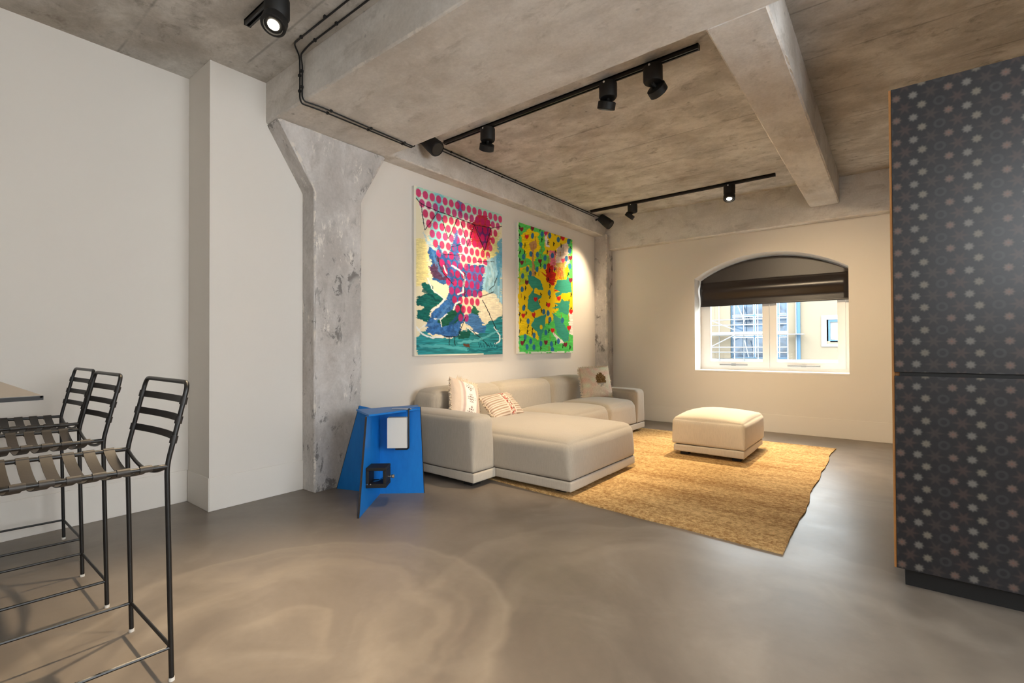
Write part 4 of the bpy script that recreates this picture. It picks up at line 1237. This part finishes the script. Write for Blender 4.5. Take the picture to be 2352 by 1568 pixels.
# ================================================================== TRACK LIGHTS
def track(x0, x1, y, label):
    root = empty('light_track', ((x0 + x1) / 2, y, SLAB_Z), label, 'light track', 'black ceiling light tracks')
    m = MB(); m.box((x0, y - 0.019, SLAB_Z - 0.034), (x1, y - 0.008, SLAB_Z)); m.box((x0, y + 0.008, SLAB_Z - 0.034), (x1, y + 0.019, SLAB_Z)); m.box((x0, y - 0.019, SLAB_Z - 0.012), (x1, y + 0.019, SLAB_Z))
    m.build('rail', M['black_metal'], root)
    for x in (x0, x1): box('end_cap', (x - 0.004, y - 0.02, SLAB_Z - 0.035), (x + 0.004, y + 0.02, SLAB_Z), M['black_matte'], root)
    return root
T1Y, T2Y, T3Y = 3.335, 6.41, 1.33
track(-3.46, -1.005, T1Y, 'long black ceiling track just behind the wide beam')
track(-3.52, -1.06, T2Y, 'long black ceiling track near the window wall')
track(-3.14, -1.2, T3Y, 'black ceiling track at the top edge, in front of the wide beam')

def spot(x, y, aim, label, power, size=60, blend=0.7, col=WARM, hang=0.0, tilt_off=0.0):
    """track spotlight: drum body, short tilting head, lit lens"""
    root = empty('track_spotlight', (x, y, SLAB_Z - 0.034), label, 'spotlight', 'black track spotlights')
    z0 = SLAB_Z - 0.034
    MB().lathe([(0.058, 0), (0.068, -0.008), (0.068, -0.105), (0.060, -0.118)], (x, y, z0), (0, 0, 1), 32).build('body', M['black_matte'], root, smooth=True)
    MB().lathe([(0.008, 0), (0.008, 0.004)], (x, y - 0.066, z0 - 0.018), (0, -1, 0), 12).build('screw', M['white_plastic'], root)
    pivot = Vector((x, y, z0 - 0.125))
    a = (Vector(aim) - pivot).normalized()
    side = Vector((a.x, a.y, 0))
    hc = pivot + Vector((0, 0, -0.018)) + (side.normalized() * 0.045 * min(1, side.length) if side.length > 1e-3 else Vector((0, 0, 0)))
    MB().tube([Vector((x, y, z0 - 0.11)), pivot, hc], 0.012, 8).build('joint', M['black_matte'], root, smooth=True)
    head = MB().lathe([(0.058, 0), (0.068, 0.006), (0.068, 0.056), (0.062, 0.060), (0.052, 0.060), (0.050, 0.048)], hc - a * 0.012, a, 32).build('head', M['black_matte'], root, smooth=True)
    MB().lathe([(0.031, 0.0), (0.031, 0.003)], hc + a * 0.0365, a, 24).build('lens', M['lens'], head)
    ld = bpy.data.lights.new('spot_beam', 'SPOT')
    ld.energy = power; ld.color = col; ld.spot_size = R(size); ld.spot_blend = blend; ld.shadow_soft_size = 0.035
    lo = bpy.data.objects.new('spot_beam', ld); COL.objects.link(lo)
    lo.parent = root
    lo.location = (hc + a * 0.055) - root.location
    lo.rotation_euler = a.to_track_quat('-Z', 'Y').to_euler()
    return root
PW = 2.2
spot(-2.90, T1Y, (-3.74, 3.95, 1.7), 'black spotlight at the sofa end of the first track, facing the dotted painting', 45 * PW, 62, 0.9)
spot(-1.68, T1Y, (-2.6, 4.0, 0.5), 'black spotlight in the middle of the first track, its head almost level', 105 * PW, 64, 0.9)
spot(-1.325, T1Y, (-0.55, 6.5, 0.8), 'black spotlight at the outer end of the first track, head tipped sideways', 125 * PW, 72, 0.9)
spot(-2.86, T2Y, (-3.74, 6.35, 2.0), 'small black spotlight tipped towards the yellow painting', 52 * PW, 62, 0.9)
spot(-1.57, T2Y, (-1.40, 5.45, 0.3), 'lit black spotlight above the ottoman near the window wall', 130 * PW, 58, 0.85)
spot(-2.76, T3Y, (-2.1, 0.35, 0.6), 'large lit black spotlight above the bar stools at the top of the picture', 80 * PW, 70, 0.9)
spot(-1.5, T3Y, (-1.4, 1.6, 0.0), 'black spotlight on the near track above the open floor', 50 * PW, 80, 0.9)

# ================================================================== SPEAKERS
def speaker(c, label):
    root = empty('wall_speaker', c, label, 'speaker', 'black ceiling-corner speakers')
    a = Vector((0.70, 0.10, -0.62)).normalized(); c = Vector(c)
    MB().lathe([(0.052, -0.11), (0.062, -0.10), (0.074, 0.02), (0.078, 0.10), (0.070, 0.112), (0.066, 0.104)], c, a, 28).build('housing', M['black_matte'], root, smooth=True)
    MB().lathe([(0.066, 0.0), (0.060, 0.006)], c + a * 0.102, a, 28).build('grille', M['black_metal'], root, smooth=True)
    MB().tube([c - a * 0.05, c + Vector((-0.06, -0.01, 0.06)), Vector((-3.613, c.y - 0.02, c.z + 0.04))], 0.014, 8).build('bracket', M['black_metal'], root, smooth=True)
    return root
speaker((-3.475, 3.16, 3.115), 'black speaker half hidden behind the wide beam')
speaker((-3.455, 6.74, 3.085), 'black speaker in the far ceiling corner above the pillar')

# ================================================================== CABLES
def cable(pts, label, clips, r=0.0055):
    root = empty('surface_cable', pts[0], label, 'cable', None)
    MB().tube(arc_pts(pts, 0.05, 6), r, 8).build('sheath', M['black_matte'], root, smooth=True)
    for c in clips:
        MB().box((c[0] - 0.009, c[1] - 0.009, c[2] - 0.009), (c[0] + 0.009, c[1] + 0.009, c[2] + 0.009)).build('clip', M['black_matte'], root, bevel=0.003)
    return root
zc = SLAB_Z - 0.008
cable([(-0.9, 1.680, zc), (-3.05, 1.688, zc), (-3.20, 1.706, zc - 0.004), (-3.212, 1.724, zc - 0.06), (-3.214, 1.724, 2.90), (-3.200, 1.735, 2.868), (-3.185, 1.85, 2.870), (-3.205, 2.735, 2.870), (-3.24, 2.742, 2.95), (-3.40, 2.745, zc - 0.02), (-3.58, 2.80, zc), (-3.592, 3.4, zc), (-3.592, 6.98, zc)],
      'black cable kept nearest the wide beam, clipped under it and along the ceiling edge', [(-2.72, 1.684, zc), (-2.98, 1.687, zc), (-3.214, 1.722, 3.08), (-3.214, 1.722, 2.97), (-3.187, 1.93, 2.872), (-3.195, 2.28, 2.872), (-3.203, 2.62, 2.872), (-3.592, 3.55, zc), (-3.592, 4.1, zc), (-3.592, 4.65, zc), (-3.592, 5.3, zc)])
cable([(-0.9, 1.600, zc), (-3.12, 1.617, zc), (-3.17, 1.66, zc), (-3.225, 1.712, zc - 0.006), (-3.243, 1.724, zc - 0.08), (-3.245, 1.724, 2.90), (-3.245, 1.738, 2.868), (-3.235, 1.88, 2.870), (-3.235, 2.735, 2.870), (-3.27, 2.742, 2.95), (-3.42, 2.745, zc - 0.02), (-3.59, 2.83, zc - 0.022), (-3.604, 3.4, zc - 0.022), (-3.604, 6.66, zc - 0.022)],
      'black cable making a hook on the ceiling before it drops down the wide beam', [(-2.72, 1.606, zc), (-3.02, 1.614, zc), (-3.245, 1.722, 3.06), (-3.245, 1.722, 2.95), (-3.236, 1.93, 2.872), (-3.235, 2.28, 2.872), (-3.235, 2.62, 2.872), (-3.603, 3.85, zc - 0.022), (-3.603, 4.4, zc - 0.022), (-3.603, 5.0, zc - 0.022)])
cable([(-3.592, 6.40, zc), (-3.56, 6.405, zc), (-3.515, 6.41, zc)], 'short black feed cable between the wall beam and the far track', [], 0.004)
cable([(-3.592, 3.33, zc), (-3.53, 3.332, zc), (-3.455, 3.335, zc)], 'short black feed cable at the sofa end of the first track', [], 0.004)
